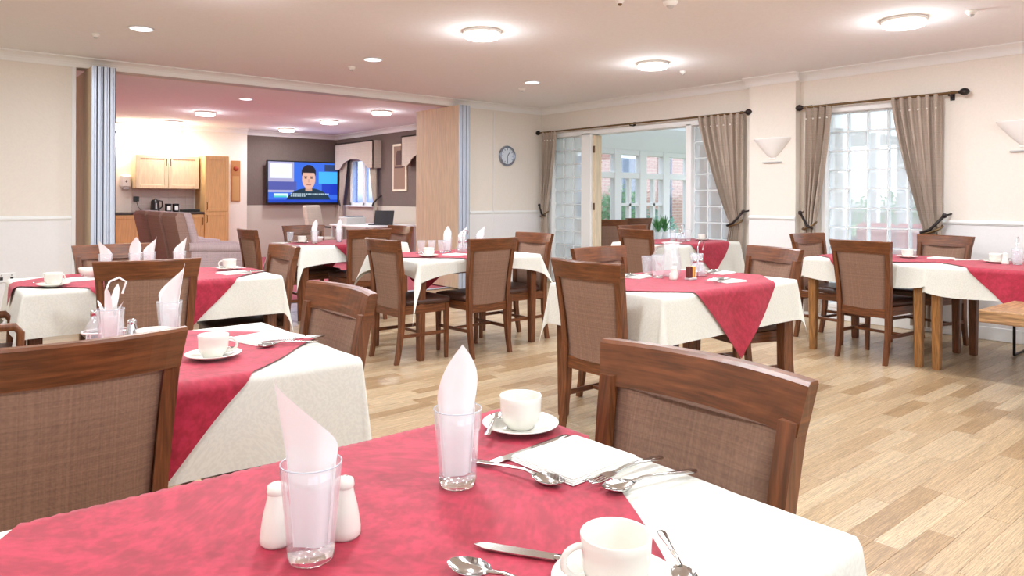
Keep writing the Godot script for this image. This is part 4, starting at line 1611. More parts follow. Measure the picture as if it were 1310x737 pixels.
func build_tables() -> void:
	# name, x0, x1, z0, z1, where, mid overhang, corner extra, red: [half a, half b, angle, dx, dz], cell
	var rows := [
		["A", -0.21, 1.055, -1.283, -0.49, "the table with white shakers", 0.26, 0.03, [0.463, 0.70, 34.8, 0.0, -0.03], 0.014, 0.14],
		["B", -0.22, 1.045, -2.79, -2.0, "the wire-caddy table", 0.26, 0.05, [0.56, 0.56, 45.0, -0.08, 0.0], 0.016, 0.12],
		["C", 2.865, 4.145, -3.06, -2.265, "the sachet-pot table", 0.25, 0.06, [0.565, 0.565, 45.0, 0.0, 0.0], 0.016, 0.18],
		["D", 0.43, 1.76, -5.18, -4.39, "the socket-wall table", 0.24, 0.03, [0.56, 0.56, 45.0, 0.0, 0.0], 0.016, 0.2],
		["E", 2.97, 4.21, -5.48, -4.68, "the clock-wall table", 0.11, 0.27, [0.50, 0.50, 45.0, 0.0, -0.1], 0.018, 0.40],
		["F", 2.93, 4.12, -7.55, -6.75, "the folding-door table", 0.18, 0.14, [0.54, 0.54, 45.0, 0.1, 0.0], 0.025, 0.25],
		["G", 5.99, 7.22, -5.42, -4.62, "the French-door table", 0.36, 0.04, [0.54, 0.54, 45.0, 0.05, 0.0], 0.025, 0.2],
		["H", 5.79, 6.65, -3.06, -2.14, "the square window table", 0.19, -0.06, [0.47, 0.47, 45.0, 0.0, -0.02], 0.02, 0.12],
		["I", 5.80, 6.66, -2.11, -0.86, "the plain-wall table", 0.23, -0.07, [0.53, 0.53, 45.0, 0.0, -0.05], 0.02, 0.12]]
	var k := 0
	for r in rows:
		k += 1
		var c := Vector3((r[1] + r[2]) * 0.5, 0, (r[3] + r[4]) * 0.5)
		var T := {"hw": (r[2] - r[1]) * 0.5, "hd": (r[4] - r[3]) * 0.5, "ph": k * 1.7, "flare": r[10], "amp": (0.04 if r[0] in ["A", "B", "C"] else 0.09), "c": c, "where": r[5]}
		tables[r[0]] = T
		var short: String = r[5].trim_prefix("the ")
		var o := thing("dining_table", "wooden dining table under a white cloth and red overlay, " + short, "table", c, 0.0, "dining tables")
		var s := st()
		box2(s, Vector3(-T.hw, 0.738, -T.hd), Vector3(T.hw, 0.772, T.hd), 0.006)
		done(s, "table_top", M.wood_h, o)
		s = st()
		for q in [-1.0, 1.0]:
			box2(s, Vector3(-T.hw + 0.07, 0.655, q * (T.hd - 0.045) - 0.011), Vector3(T.hw - 0.07, 0.738, q * (T.hd - 0.045) + 0.011), 0.003)
			box2(s, Vector3(q * (T.hw - 0.045) - 0.011, 0.655, -T.hd + 0.07), Vector3(q * (T.hw - 0.045) + 0.011, 0.738, T.hd - 0.07), 0.003)
		done(s, "apron", M.wood_h, o)
		for sx in [-1.0, 1.0]:
			for sz in [-1.0, 1.0]:
				s = st()
				var lx: float = sx * (T.hw - 0.045)
				var lz: float = sz * (T.hd - 0.045)
				var rings := []
				for q in [[0.0, 0.024], [0.01, 0.026], [0.60, 0.0325], [0.738, 0.0325]]:
					var ring := []
					for g in rring(q[1], q[1], q[0], 0.006, 0.0, 1):
						ring.append(g + Vector3(lx, 0, lz))
					rings.append(ring)
				loft(s, rings, false)
				done(s, "leg", M.oak_and_lit_v if r[0] in ["H", "I"] and sx < 0 else M.wood_v, o)  # outer legs of these two tables paler: light on them put into the colour
		var cl := place(cloth_sheet(T, 0, 0, T.hw + r[6], T.hd + r[6], 0.0, r[7], r[9], 0.0), "tablecloth", M.cloth)
		cl.position = c
		tag(cl, "ivory white damask tablecloth draped over " + r[5], "tablecloth", "white tablecloths")
		var red: Array = r[8]
		var rd := place(cloth_sheet(T, red[3], red[4], red[0], red[1], deg_to_rad(red[2]), 0.0, r[9], 0.007), "overlay_cloth", M.red)
		rd.position = c
		tag(rd, "crimson red overlay cloth laid cornerwise on " + r[5], "tablecloth", "red overlay cloths")
	# low wooden table with a thick top beyond the joined tables
	var o := thing("low_wooden_table", "low table with thick bare wooden top beside the cloth of the joined tables", "table", Vector3(5.08, 0, -1.56), -0.03)
	var s := st()
	box2(s, Vector3(0, 0.505, 0), Vector3(0.62, 0.585, 1.35), 0.006)
	done(s, "top", M.oak_h, o)
	for x in [0.1, 0.52]:
		for z in [0.45, 1.2]:
			s = st()
			box2(s, Vector3(x - 0.02, 0, z - 0.02), Vector3(x + 0.02, 0.505, z + 0.02), 0.004)
			done(s, "leg", M.dark_metal, o)

# ------------------------------------------------------------------ chairs
func back_point(t: float, y: float, off: float) -> Vector3:
	# surface of the backrest: t -1..1 across, y up, off in front; leans and bows
	var g := clampf((y - 0.45) / 0.49, 0.0, 1.2)
	var half: float = lerpf(0.195, 0.222, g)
	var z: float = -0.105 * pow(g, 1.35) + 0.046 * t * t * g
	return Vector3(t * half, y, z + off)

func make_chair(label: String, at: Vector3, turn: float) -> Node3D:
	var o := thing("dining_chair", label, "chair", at, turn, "dining chairs")
	# rear legs running up as posts
	for sx in [-1.0, 1.0]:
		var s := st()
		var rings := []
		for k in [[0.0, -0.045], [0.12, -0.022], [0.26, -0.004], [0.42, 0.0], [0.5, 0.0], [0.6, 0.0], [0.7, 0.0], [0.8, 0.0], [0.872, 0.0]]:
			var y: float = k[0]
			var p: Vector3 = back_point(sx, y, 0.0) if y > 0.45 else Vector3(sx * 0.195, y, k[1])
			var hx: float = lerpf(0.014, 0.018, minf(1.0, y / 0.4))
			var hz: float = lerpf(0.017, 0.023, minf(1.0, y / 0.4)) if y < 0.5 else 0.021
			rings.append([p + Vector3(-hx, 0, -hz), p + Vector3(hx, 0, -hz), p + Vector3(hx, 0, hz), p + Vector3(-hx, 0, hz)])
		loft(s, rings, false)
		done(s, "post", M.wood_v, o)
	# bowed top rail, wider at the top, rounded over
	var s := st()
	var rs := []
	var n := 12
	for i in n + 1:
		var t := 2.0 * i / n - 1.0
		var ring := []
		for q in [[0.848, -0.019, 1.09], [0.848, 0.017, 1.09], [0.938, 0.017, 1.125], [0.945, 0.011, 1.125], [0.945, -0.013, 1.125], [0.938, -0.019, 1.125]]:
			var p := back_point(t, q[0], q[1])
			p.x *= q[2]
			ring.append(p)
		rs.append(ring)
	loft(s, rs, false)
	done(s, "top_rail", M.wood_h, o)
	# lower back rail
	s = st()
	rs = []
	for i in 7:
		var t := (2.0 * i / 6.0 - 1.0) * 0.93
		rs.append([back_point(t, 0.352 - 0.0 * t, -0.014), back_point(t, 0.352, 0.006), back_point(t, 0.425 - 0.014 * (1.0 - t * t), 0.006), back_point(t, 0.425 - 0.014 * (1.0 - t * t), -0.014)])
	loft(s, rs, false)
	done(s, "lower_back_rail", M.wood_h, o)
	# upholstered pad, cushioned on both faces
	s = st()
	rs = []
	for j in 9:
		var g := j / 8.0
		var y: float = lerpf(0.412, 0.850, g)
		var bulge: float = pow(sin(PI * clampf(g * 0.94 + 0.03, 0, 1)), 0.35)
		var ring := []
		for i in 9:
			var t := (2.0 * i / 8.0 - 1.0)
			ring.append(back_point(t * 0.905, y, 0.007 + 0.015 * bulge * pow(1.0 - pow(absf(t), 5.0), 0.6)))
		for i in 9:
			var t := -(2.0 * i / 8.0 - 1.0)
			ring.append(back_point(t * 0.905, y, -0.007 - 0.013 * bulge * pow(1.0 - pow(absf(t), 5.0), 0.6)))
		rs.append(ring)
	loft(s, rs, true)
	done(s, "backrest", M.weave, o)
	# seat frame and seat
	s = st()
	for sx in [-1.0, 1.0]:
		box(s, Vector3(sx * 0.2, 0.405, 0.21), Vector3(0.022, 0.065, 0.40), 0.003)
	box(s, Vector3(0, 0.405, 0.415), Vector3(0.40, 0.065, 0.022), 0.003)
	done(s, "seat_frame", M.wood_h, o)
	s = st()
	rs = []
	for q in [[0.438, 0.215, 0.198], [0.445, 0.226, 0.209], [0.465, 0.228, 0.211], [0.480, 0.218, 0.202], [0.488, 0.19, 0.175], [0.490, 0.10, 0.09]]:
		var ring := []
		for p in rring(q[1], q[2], q[0], 0.05, 0.240, 3):
			var nar: float = lerpf(0.86, 1.0, clampf(p.z / 0.40, 0, 1))
			ring.append(Vector3(p.x * nar, p.y, p.z))
		rs.append(ring)
	loft(s, rs, true)
	done(s, "seat", M.leather, o)
	for sx in [-1.0, 1.0]:
		s = st()
		rs = []
		for q in [[0.0, 0.0135], [0.2, 0.0165], [0.372, 0.02], [0.438, 0.02]]:
			var ring := []
			for p in rring(q[1], q[1], q[0], 0.004, 0.0, 1):
				ring.append(p + Vector3(sx * 0.2, 0, 0.405))
			rs.append(ring)
		loft(s, rs, false)
		done(s, "leg", M.wood_v, o)
		s = st()
		box2(s, Vector3(sx * 0.199 - 0.008, 0.195, -0.005), Vector3(sx * 0.199 + 0.008, 0.222, 0.395), 0.003)
		done(s, "stretcher", M.wood_h, o)
	s = st()
	box2(s, Vector3(-0.192, 0.2, 0.19), Vector3(0.192, 0.222, 0.206), 0.003)
	done(s, "stretcher", M.wood_h, o)
	return o

func build_chairs() -> void:
	var W := {}
	for k in tables:
		W[k] = tables[k].where
	# rail centre x, z; heading in degrees (0 faces +z, 90 faces +x, 180 faces -z, -90 faces -x)
	var list := [
		[1.272, -0.882, -90.0, "brown woven-back dining chair tucked in at the short end of " + W.A],
		[0.27, -1.85, 180.0, "brown woven-back dining chair on the long side of " + W.B],
		[1.225, -2.39, -90.0, "brown woven-back dining chair tucked in at the aisle end of " + W.B],
		[0.91, -3.97, 172.0, "brown dining chair pulled out from the near long side of " + W.D],
		[1.03, -5.47, 0.0, "brown dining chair on the folding-panel side of " + W.D],
		[1.95, -4.68, -92.0, "brown dining chair at the aisle end of " + W.D],
		[2.5, -7.2, 90.0, "brown dining chair at the armchair end of " + W.F],
		[3.56, -6.5, 180.0, "brown dining chair with its back to the dining room at " + W.F],
		[4.27, -7.05, -90.0, "brown dining chair at the clock-wall end of " + W.F],
		[3.4, -7.84, 0.0, "dark dining chair on the lounge side of " + W.F],
		[2.73, -4.9, 90.0, "brown dining chair facing the windows at the end of " + W.E],
		[3.56, -4.46, 182.0, "brown dining chair facing the folding doors at " + W.E],
		[4.44, -4.95, -90.0, "brown dining chair with its back to the windows at " + W.E],
		[2.62, -2.6, 90.0, "brown dining chair facing the windows at the end of " + W.C],
		[4.42, -2.52, -108.0, "brown dining chair turned askew with its back to the windows at " + W.C],
		[3.46, -3.3, 0.0, "dining chair with orange-lit top rail on the clock side of " + W.C],
		[5.74, -4.93, 84.0, "brown dining chair facing the window wall at " + W.G],
		[6.55, -5.68, 0.0, "brown dining chair on the sunroom-door side of " + W.G],
		[6.42, -3.42, -6.0, "dark brown dining chair standing against the pier side of " + W.H],
		[5.625, -2.56, 84.0, "brown dining chair backing onto the open floor at " + W.H],
		[7.10, -2.42, -102.0, "dark brown dining chair between the glass-block window and " + W.H],
		[8.0, -7.25, 150.0, "tall brown dining chair just inside the sunroom by the door leaf"],
		[9.0, -7.55, 165.0, "brown dining chair deep in the sunroom before the glazed wall"]]
	var first: Node3D = null
	for c in list:
		var a: float = deg_to_rad(c[2])
		var at := Vector3(c[0] + sin(a) * 0.105, 0.0, c[1] + cos(a) * 0.105)
		if first == null:
			first = make_chair(c[3], at, a)
		else:
			dup(first, "dining_chair", c[3], "chair", at, a, "dining chairs")
	# carver with arms at the table by the socket wall
	var t := dup(first, "carver_chair", "brown wooden carver chair with arms at the socket end of " + W.D, "chair", Vector3(-0.01, 0, -4.46), PI / 2, "dining chairs")
	for sx in [-1.0, 1.0]:
		var s := st()
		tube(s, [Vector3(sx * 0.225, 0.44, 0.40), Vector3(sx * 0.235, 0.60, 0.405), Vector3(sx * 0.235, 0.632, 0.38), Vector3(sx * 0.23, 0.64, 0.15), Vector3(sx * 0.215, 0.66, -0.05)], [0.018, 0.018, 0.02, 0.02, 0.018], 8)
		done(s, "arm", M.wood_v, t)
	# chair on a black sled frame between the joined table and the wall
	var o := thing("sled_chair", "brown chair on a black metal sled frame against the plain wall", "chair", Vector3(7.02, 0, -1.62))
	for z in [-0.22, 0.22]:
		var s := st()
		tube(s, [Vector3(-0.20, 0.43, z), Vector3(-0.20, 0.012, z), Vector3(0.22, 0.012, z), Vector3(0.24, 0.45, z), Vector3(0.29, 0.88, z * 0.95)], 0.011, 8)
		done(s, "sled_leg", M.dark_metal, o)
	var s2 := st()
	box2(s2, Vector3(-0.23, 0.43, -0.23), Vector3(0.22, 0.48, 0.23), 0.015)
	done(s2, "seat", M.leather, o)
	s2 = st()
	box(s2, Vector3(0.265, 0.72, 0), Vector3(0.03, 0.36, 0.44), 0.01, Basis(Vector3.BACK, -0.12))
	done(s2, "backrest", M.weave, o)

# ------------------------------------------------------------------ table ware
func cup_and_saucer(kind: int, x: float, z: float, where: String, note: String, turn := 0.0, spoon := true, spoon_at := 99.0) -> void:
	var y := TOP + 0.0075
	var o := thing("saucer", "white saucer under the cup on " + where + note, "saucer", Vector3(x, y, z), turn, "saucers")
	var s := st()
	lathe(s, [[0.0, 0.0], [0.040, 0.0], [0.045, 0.003], [0.066, 0.010], [0.080, 0.015], [0.0805, 0.017], [0.079, 0.0175], [0.064, 0.0125], [0.044, 0.006], [0.032, 0.0045], [0.0, 0.0045]], 40)
	done(s, "dish", M.china, o)
	o = thing("tea_cup", "white china tea cup on " + where + note, "cup", Vector3(x, y + 0.0052, z), turn, "tea cups")
	s = st()
	lathe(s, [[0.0, 0.002], [0.024, 0.002], [0.026, 0.0], [0.029, 0.001], [0.030, 0.006], [0.039, 0.016], [0.0425, 0.03], [0.0435, 0.055], [0.0445, 0.066], [0.0435, 0.0672], [0.0415, 0.065], [0.040, 0.03], [0.036, 0.015], [0.026, 0.0075], [0.0, 0.0065]], 40)
	done(s, "bowl", M.china, o)
	s = st()
	var pts := []
	for k in 11:
		var a := lerpf(1.75, -1.85, k / 10.0)
		pts.append(Vector3(0.046 + 0.021 * cos(a), 0.035 + 0.019 * sin(a), 0))
	tube(s, pts, 0.0043, 8)
	done(s, "handle", M.china, o)
	if spoon:
		var a := turn + 0.9 if spoon_at > 50.0 else spoon_at
		piece("teaspoon", Vector3(x + 0.052 * cos(a), y + 0.016, z - 0.052 * sin(a)), a + 1.4, "small steel teaspoon on the saucer on " + where + note, 0.72)

func spoon_mesh() -> Array:
	# handle along +x from the origin (bowl end) ; returns bowl mesh and handle mesh
	var b := st()
	var rings := []
	for k in 9:
		var t := k / 8.0
		var x := -0.062 + 0.062 * t
		var w: float = 0.0205 * pow(maxf(0.0, sin(PI * clampf(t * 0.93 + 0.035, 0, 1))), 0.6) + 0.001
		var d: float = 0.010 * sin(PI * t)
		rings.append([Vector3(x, 0.011, -w), Vector3(x, 0.011 - d * 0.8, -w * 0.6), Vector3(x, 0.011 - d, 0), Vector3(x, 0.011 - d * 0.8, w * 0.6), Vector3(x, 0.011, w), Vector3(x, 0.0095 - d * 0.8, w * 0.6), Vector3(x, 0.0093 - d, 0), Vector3(x, 0.0095 - d * 0.8, -w * 0.6)])
	loft(b, rings, true)
	var h := st()
	rings = []
	for q in [[-0.004, 0.0045, 0.0105], [0.02, 0.0035, 0.014], [0.07, 0.0045, 0.010], [0.12, 0.0085, 0.005], [0.132, 0.0075, 0.0045], [0.138, 0.003, 0.0045]]:
		rings.append([Vector3(q[0], q[2] - 0.0012, -q[1]), Vector3(q[0], q[2] + 0.0012, -q[1]), Vector3(q[0], q[2] + 0.0022, 0), Vector3(q[0], q[2] + 0.0012, q[1]), Vector3(q[0], q[2] - 0.0012, q[1])])
	loft(h, rings, true)
	return [["bowl", b], ["handle", h]]

func knife_mesh() -> Array:
	var b := st()
	prism(b, PackedVector2Array([Vector2(0, -0.008), Vector2(0, 0.008), Vector2(-0.06, 0.010), Vector2(-0.10, 0.009), Vector2(-0.118, 0.002), Vector2(-0.112, -0.006), Vector2(-0.09, -0.009)]), Vector3(0, 0.003, 0), Vector3.RIGHT, Vector3.BACK, Vector3(0, 0.0016, 0))
	var h := st()
	var rings := []
	for q in [[-0.002, 0.006, 0.002], [0.01, 0.0065, 0.003], [0.06, 0.0075, 0.0035], [0.092, 0.009, 0.0035], [0.1, 0.006, 0.0025]]:
		rings.append([Vector3(q[0], 0.004 - q[2], -q[1]), Vector3(q[0], 0.004 + q[2], -q[1] * 0.8), Vector3(q[0], 0.004 + q[2], q[1] * 0.8), Vector3(q[0], 0.004 - q[2], q[1])])
	loft(h, rings, true)
	return [["blade", b], ["handle", h]]

func fork_mesh() -> Array:
	var b := st()
	for k in 4:
		var z := (k - 1.5) * 0.0062
		tube(b, [Vector3(-0.022, 0.006, z * 0.95), Vector3(-0.045, 0.004, z), Vector3(-0.068, 0.008, z)], [0.0018, 0.0017, 0.0010], 5)
	prism(b, PackedVector2Array([Vector2(-0.026, -0.0115), Vector2(-0.026, 0.0115), Vector2(-0.008, 0.010), Vector2(0.004, 0.004), Vector2(0.004, -0.004), Vector2(-0.008, -0.010)]), Vector3(0, 0.006, 0), Vector3.RIGHT, Vector3.BACK, Vector3(0, 0.0018, 0))
	var h := st()
	var rings := []
	for q in [[0.0, 0.004, 0.0075], [0.03, 0.0035, 0.011], [0.07, 0.0045, 0.009], [0.118, 0.0085, 0.0045], [0.13, 0.006, 0.004]]:
		rings.append([Vector3(q[0], q[2] - 0.0012, -q[1]), Vector3(q[0], q[2] + 0.0012, -q[1]), Vector3(q[0], q[2] + 0.0022, 0), Vector3(q[0], q[2] + 0.0012, q[1]), Vector3(q[0], q[2] - 0.0012, q[1])])
	loft(h, rings, true)
	return [["tines", b], ["handle", h]]

var proto := {}

func piece(called: String, at: Vector3, turn: float, label: String, scale_ := 1.0) -> Node3D:
	if not proto.has(called):
		var parts := []
		for p in (fork_mesh() if called == "fork" else knife_mesh() if called == "knife" else spoon_mesh()):
			p[1].generate_normals()
			parts.append([p[0], p[1].commit()])
		proto[called] = parts
	var o := thing(called, label, "cutlery", at, turn, called + "s")
	for p in proto[called]:
		place(p[1], p[0], M.steel, o).scale = Vector3.ONE * scale_
	return o

# cutlery lying from one point to another: handle end first
func lay(called: String, hx: float, hz: float, bx: float, bz: float, label: String, lift := 0.0) -> void:
	var d := Vector2(hx - bx, hz - bz)
	var turn := atan2(-d.y, d.x)
	d = d.normalized()
	var c := Vector2(bx, bz) + d * (0.118 if called == "knife" else 0.064)
	piece(called, Vector3(c.x, TOP + 0.0075 + lift, c.y), turn, label)

func tumbler(x: float, z: float, label: String, h := 0.13, r := 0.041, y := TOP + 0.0075) -> Node3D:
	var o := thing("tumbler", label, "glass", Vector3(x, y, z), 0.3, "glass tumblers")
	var key := "tumbler%.3f%.3f" % [h, r]
	if not proto.has(key):
		var s := st()
		lathe(s, [[r * 0.775, 0.0145], [r * 0.80, h * 0.25], [r * 0.93, h * 0.72], [r * 1.0, h - 0.001], [r * 0.97, h], [r * 0.955, h - 0.003], [r * 0.885, h * 0.72], [r * 0.75, 0.022], [r * 0.70, 0.0145]], 28)
		s.generate_normals()
		var b := st()
		lathe(b, [[0.0, 0.0], [r * 0.70, 0.0], [r * 0.75, 0.003], [r * 0.77, 0.014], [0.0, 0.014]], 28)
		b.generate_normals()
		proto[key] = [s.commit(), b.commit()]
	var rim := st()
	var rp := []
	for k in 29:
		rp.append(Vector3(cos(TAU * k / 28) * r * 0.983, h - 0.0008, sin(TAU * k / 28) * r * 0.983))
	tube(rim, rp, 0.0011, 5)
	done(rim, "rim", M.rim_glass, o)
	place(proto[key][0], "wall", M.clear, o)
	place(proto[key][1], "base", M.glass, o)
	return o

func napkin_in_glass(x: float, z: float, label: String, tall: float, turn: float, style := 0, y := TOP + 0.0075) -> void:
	# paper napkin rolled to a cone and cut to a point, standing inside a tumbler
	var o := thing("paper_napkin", label, "napkin", Vector3(x, y + 0.0165, z), turn, "upright paper napkins")
	for layer in 2:
		var nu := 21
		var nv := 16
		var pts := []
		for j in nv:
			var f := j / float(nv - 1)
			for i in nu:
				var u := 2.0 * i / (nu - 1) - 1.0
				var top: float
				if style == 0:
					top = tall * (1.0 - 0.46 * (u * 0.5 + 0.5) - 0.10 * layer)
				elif style == 1:
					top = tall * (1.0 - 0.42 * absf(u) - 0.10 * layer)
				else:
					top = tall * (0.80 + 0.2 * cos(u * 7.0)) * (1.0 - 0.3 * absf(u)) - 0.01 * layer
				var yy := f * top
				var rr: float = 0.0245 + 0.0085 * minf(yy / 0.115, 1.0) - 0.002 * layer
				if yy > 0.115:
					rr += (yy - 0.115) * (0.16 if style < 2 else 0.55)
				var a := u * 1.5
				pts.append(Vector3(sin(a) * rr, yy, (cos(a) * rr * 0.55 - 0.006) * (1.0 if layer == 0 else -0.55) + 0.002 * sin(u * 6.0 + layer)))
		place(sheet_mesh(pts, nu, nv), "fold", M.paper, o)

func flat_napkin(x: float, z: float, turn: float, label: String, size := 0.17) -> void:
	var o := thing("folded_napkin", label, "napkin", Vector3(x, TOP + 0.0075, z), turn, "flat folded napkins")
	for k in 4:
		var s := st()
		box(s, Vector3(0.0015 * k, 0.0012 + 0.0021 * k, -0.001 * k), Vector3(size - 0.002 * k, 0.0018, size * 0.92 - 0.003 * k), 0.0007)
		done(s, "layer", M.linen, o)

func shaker(x: float, z: float, label: String, m: Material, h := 0.085, y := TOP + 0.0075) -> void:
	var o := thing("shaker", label, "shaker", Vector3(x, y, z), 0.0, "salt and pepper shakers")
	var s := st()
	lathe(s, [[0.0, 0.0], [0.021, 0.0], [0.0235, 0.004], [0.0235, 0.014], [0.019, h * 0.5], [0.0135, h * 0.76], [0.013, h * 0.82]], 24)
	done(s, "body", m, o)
	s = st()
	lathe(s, [[0.013, h * 0.82], [0.0145, h * 0.86], [0.013, h * 0.96], [0.006, h], [0.0, h]], 20)
	done(s, "cap", m, o)
	for k in 4:
		s = st()
		var a := TAU * k / 4
		lathe(s, [[0.0012, 0.0], [0.0, 0.0004]], 6, Vector3(cos(a) * 0.004, h + 0.0002, sin(a) * 0.004))
		done(s, "hole", M.black, o)

func caddy(x: float, z: float, label: String, wire: Material, h := 0.20) -> void:
	var y := TOP + 0.0075
	var o := thing("cruet_caddy", label, "caddy", Vector3(x, y, z), 0.0, "cruet caddies")
	var s := st()
	var ring := []
	for k in 21:
		ring.append(Vector3(cos(TAU * k / 20) * 0.07, 0.035, sin(TAU * k / 20) * 0.05))
	tube(s, ring, 0.0028, 6)
	for k in 4:
		var a := TAU * (k + 0.5) / 4
		tube(s, [Vector3(cos(a) * 0.07, 0.035, sin(a) * 0.05), Vector3(cos(a) * 0.07, 0.004, sin(a) * 0.05), Vector3.UP * 0.004], 0.0028, 6)
	done(s, "basket", wire, o)
	s = st()
	tube(s, [Vector3(0, 0.003, 0), Vector3(0, h * 0.8, 0), Vector3(0.012, h * 0.95, 0), Vector3(0.04, h, 0), Vector3(0.062, h * 0.93, 0), Vector3(0.05, h * 0.74, 0)], 0.0034, 8)
	done(s, "handle", wire, o)
	for k in 2:
		s = st()
		var c := Vector3(-0.032 + 0.064 * k, 0.006, 0.0)
		lathe(s, [[0.0, 0.0], [0.024, 0.0], [0.026, 0.01], [0.026, 0.05], [0.014, 0.07], [0.012, 0.085], [0.010, 0.085], [0.0115, 0.07], [0.022, 0.05], [0.022, 0.006], [0.0, 0.005]], 16, c)
		var b := done(s, "bottle", M.clear, o)
		s = st()
		lathe(s, [[0.0, 0.083], [0.013, 0.083], [0.013, 0.1], [0.0, 0.103]], 14, c)
		done(s, "stopper", M.chrome, b)

func bowl(x: float, z: float, label: String) -> void:
	var o := thing("sugar_bowl", label, "bowl", Vector3(x, TOP + 0.0075, z), 0.0, "small white bowls")
	var s := st()
	lathe(s, [[0.0, 0.0], [0.028, 0.0], [0.03, 0.005], [0.05, 0.03], [0.054, 0.055], [0.052, 0.056], [0.046, 0.032], [0.027, 0.009], [0.0, 0.008]], 28)
	done(s, "bowl", M.china, o)
	s = st()
	for k in 7:
		box(s, Vector3((k - 3) * 0.010, 0.034, 0.004 * (k % 3)), Vector3(0.003, 0.05, 0.05), 0.001, Basis(Vector3.BACK, 0.1 * (k - 3)))
	done(s, "sachets", M.paper, o)

func build_table_ware() -> void:
	var W := {}
	for k in tables:
		W[k] = tables[k].where
	var a: String = W.A
	# the near table
	tumbler(0.411, -0.915, "tall glass tumbler holding a napkin between the two white shakers")
	napkin_in_glass(0.411, -0.915, "white napkin with one long slanted point, in the tumbler beside the shakers", 0.235, -0.6, 0)
	tumbler(0.708, -0.992, "tall napkin tumbler next to the cutlery on " + a)
	napkin_in_glass(0.708, -0.992, "white napkin rising to a central peak, in the tumbler next to the cutlery", 0.225, -0.25, 1)
	shaker(0.392, -0.985, "white ceramic shaker nearest the chair back, beside the napkin tumbler", M.china)
	shaker(0.475, -0.945, "white ceramic shaker half behind the tumbler with the slanted napkin", M.china)
	cup_and_saucer(0, 0.978, -1.143, a, ", at the far corner", 0.88, true, 2.45)
	cup_and_saucer(0, 0.668, -0.598, a, ", beside the bare white cloth", 2.6, false)
	piece("teaspoon", Vector3(0.745, TOP + 0.022, -0.560), 0.9, "small teaspoon on the saucer beside bare white cloth on " + a, 0.75)
	flat_napkin(0.938, -0.945, 0.04, "white folded napkin lying flat among the cutlery on " + a, 0.178)
	lay("knife", 1.03, -1.042, 0.80, -1.024, "steel knife on the corner side of the flat napkin on " + a)
	lay("spoon", 0.795, -1.03, 0.835, -0.862, "steel spoon between tumbler and flat napkin on " + a)
	lay("fork", 1.045, -0.84, 0.868, -0.838, "steel fork along the edge of the flat napkin on " + a, 0.004)
	lay("spoon", 1.015, -0.776, 0.868, -0.806, "steel spoon on the border of red and white on " + a)
	lay("spoon", 0.60, -0.60, 0.535, -0.77, "steel spoon with upturned bowl on plain red cloth of " + a, 0.004)
	lay("knife", 0.70, -0.64, 0.600, -0.80, "steel knife crossing the spoon on plain red cloth of " + a)
	# second table
	var b: String = W.B
	cup_and_saucer(0, 0.69, -2.233, b, "", -0.4)
	flat_napkin(0.925, -2.42, 0.25, "white folded napkin with cutlery on the corner of " + b, 0.19)
	lay("knife", 1.03, -2.30, 0.86, -2.32, "steel knife across the flat napkin on " + b, 0.009)
	lay("spoon", 1.02, -2.26, 0.84, -2.29, "steel spoon beside the flat napkin on " + b)
	tumbler(0.475, -2.56, "glass tumbler with a fanned napkin on " + b)
	napkin_in_glass(0.475, -2.56, "white paper napkin spread like a fan in a tumbler on " + b, 0.19, 2.3, 2)
	tumbler(0.665, -2.62, "glass tumbler with a pointed napkin on " + b)
	napkin_in_glass(0.665, -2.62, "white paper napkin with a tall slanted point on " + b, 0.245, 2.4, 0)
	bowl(0.595, -2.53, "small white bowl of paper sachets on " + b)
	shaker(0.545, -2.60, "chrome shaker behind the fanned napkin on " + b, M.chrome)
	caddy(0.49, -2.72, "wire cruet caddy with a tall bent handle", M.white, 0.21)
	# table by the socket wall
	var d: String = W.D
	cup_and_saucer(0, 0.57, -4.55, d, ", at the socket end", 0.5)
	cup_and_saucer(0, 1.60, -4.85, d, ", at the aisle end", 2.7)
	flat_napkin(0.72, -4.80, 0.3, "white folded napkin on the red cloth near the socket end of " + d)
	flat_napkin(1.55, -4.62, 0.1, "white folded napkin near the aisle end of " + d)
	lay("knife", 0.90, -4.72, 0.75, -4.78, "steel knife on the napkin near the socket end of " + d, 0.009)
	lay("knife", 1.68, -4.55, 1.5, -4.57, "steel knife on the napkin near the aisle end of " + d, 0.009)
	var nd := [[0.90, -5.0, 0, "nearest the socket end", -0.6], [1.06, -4.97, 1, "second from the socket end", 0.0], [1.15, -5.02, 0, "in the middle", 2.5], [1.32, -4.97, 0, "nearest the aisle end", 2.5]]
	for n in nd:
		tumbler(n[0], n[1], "glass tumbler with napkin, " + n[3] + " of " + d)
		napkin_in_glass(n[0], n[1], "white pointed paper napkin in a tumbler, " + n[3] + " of " + d, 0.215, n[4], n[2])
	bowl(0.80, -4.95, "small white bowl of paper sachets on " + d)
	shaker(1.23, -4.93, "chrome shaker among the napkins on " + d, M.chrome)
	# table before the clock
	var e: String = W.E
	for k in 3:
		tumbler(3.37 + 0.085 * k, -5.27 + 0.03 * k, "empty glass tumbler in the row of three, " + ["farthest from the napkins", "in the middle", "next to the napkins"][k] + ", on " + e, 0.11, 0.036)
	cup_and_saucer(0, 3.235, -4.95, e, "", 0.3)
	var ne := [[3.63, -5.25, 1, "next to the three glasses"], [3.80, -5.27, 0, "beside the cruet caddy"], [4.03, -5.3, 0, "nearest the windows"]]
	for n in ne:
		tumbler(n[0], n[1], "glass tumbler with napkin, " + n[3] + ", on " + e)
		napkin_in_glass(n[0], n[1], "white pointed paper napkin in a tumbler, " + n[3] + ", on " + e, 0.215, 2.4, n[2])
	caddy(3.70, -5.12, "chrome cruet caddy on " + e, M.chrome)
	flat_napkin(3.5, -4.95, 0.2, "white folded napkin lying flat on " + e)
	# table in the opening
	var f: String = W.F
	cup_and_saucer(0, 3.13, -7.22, f, "", 0.4)
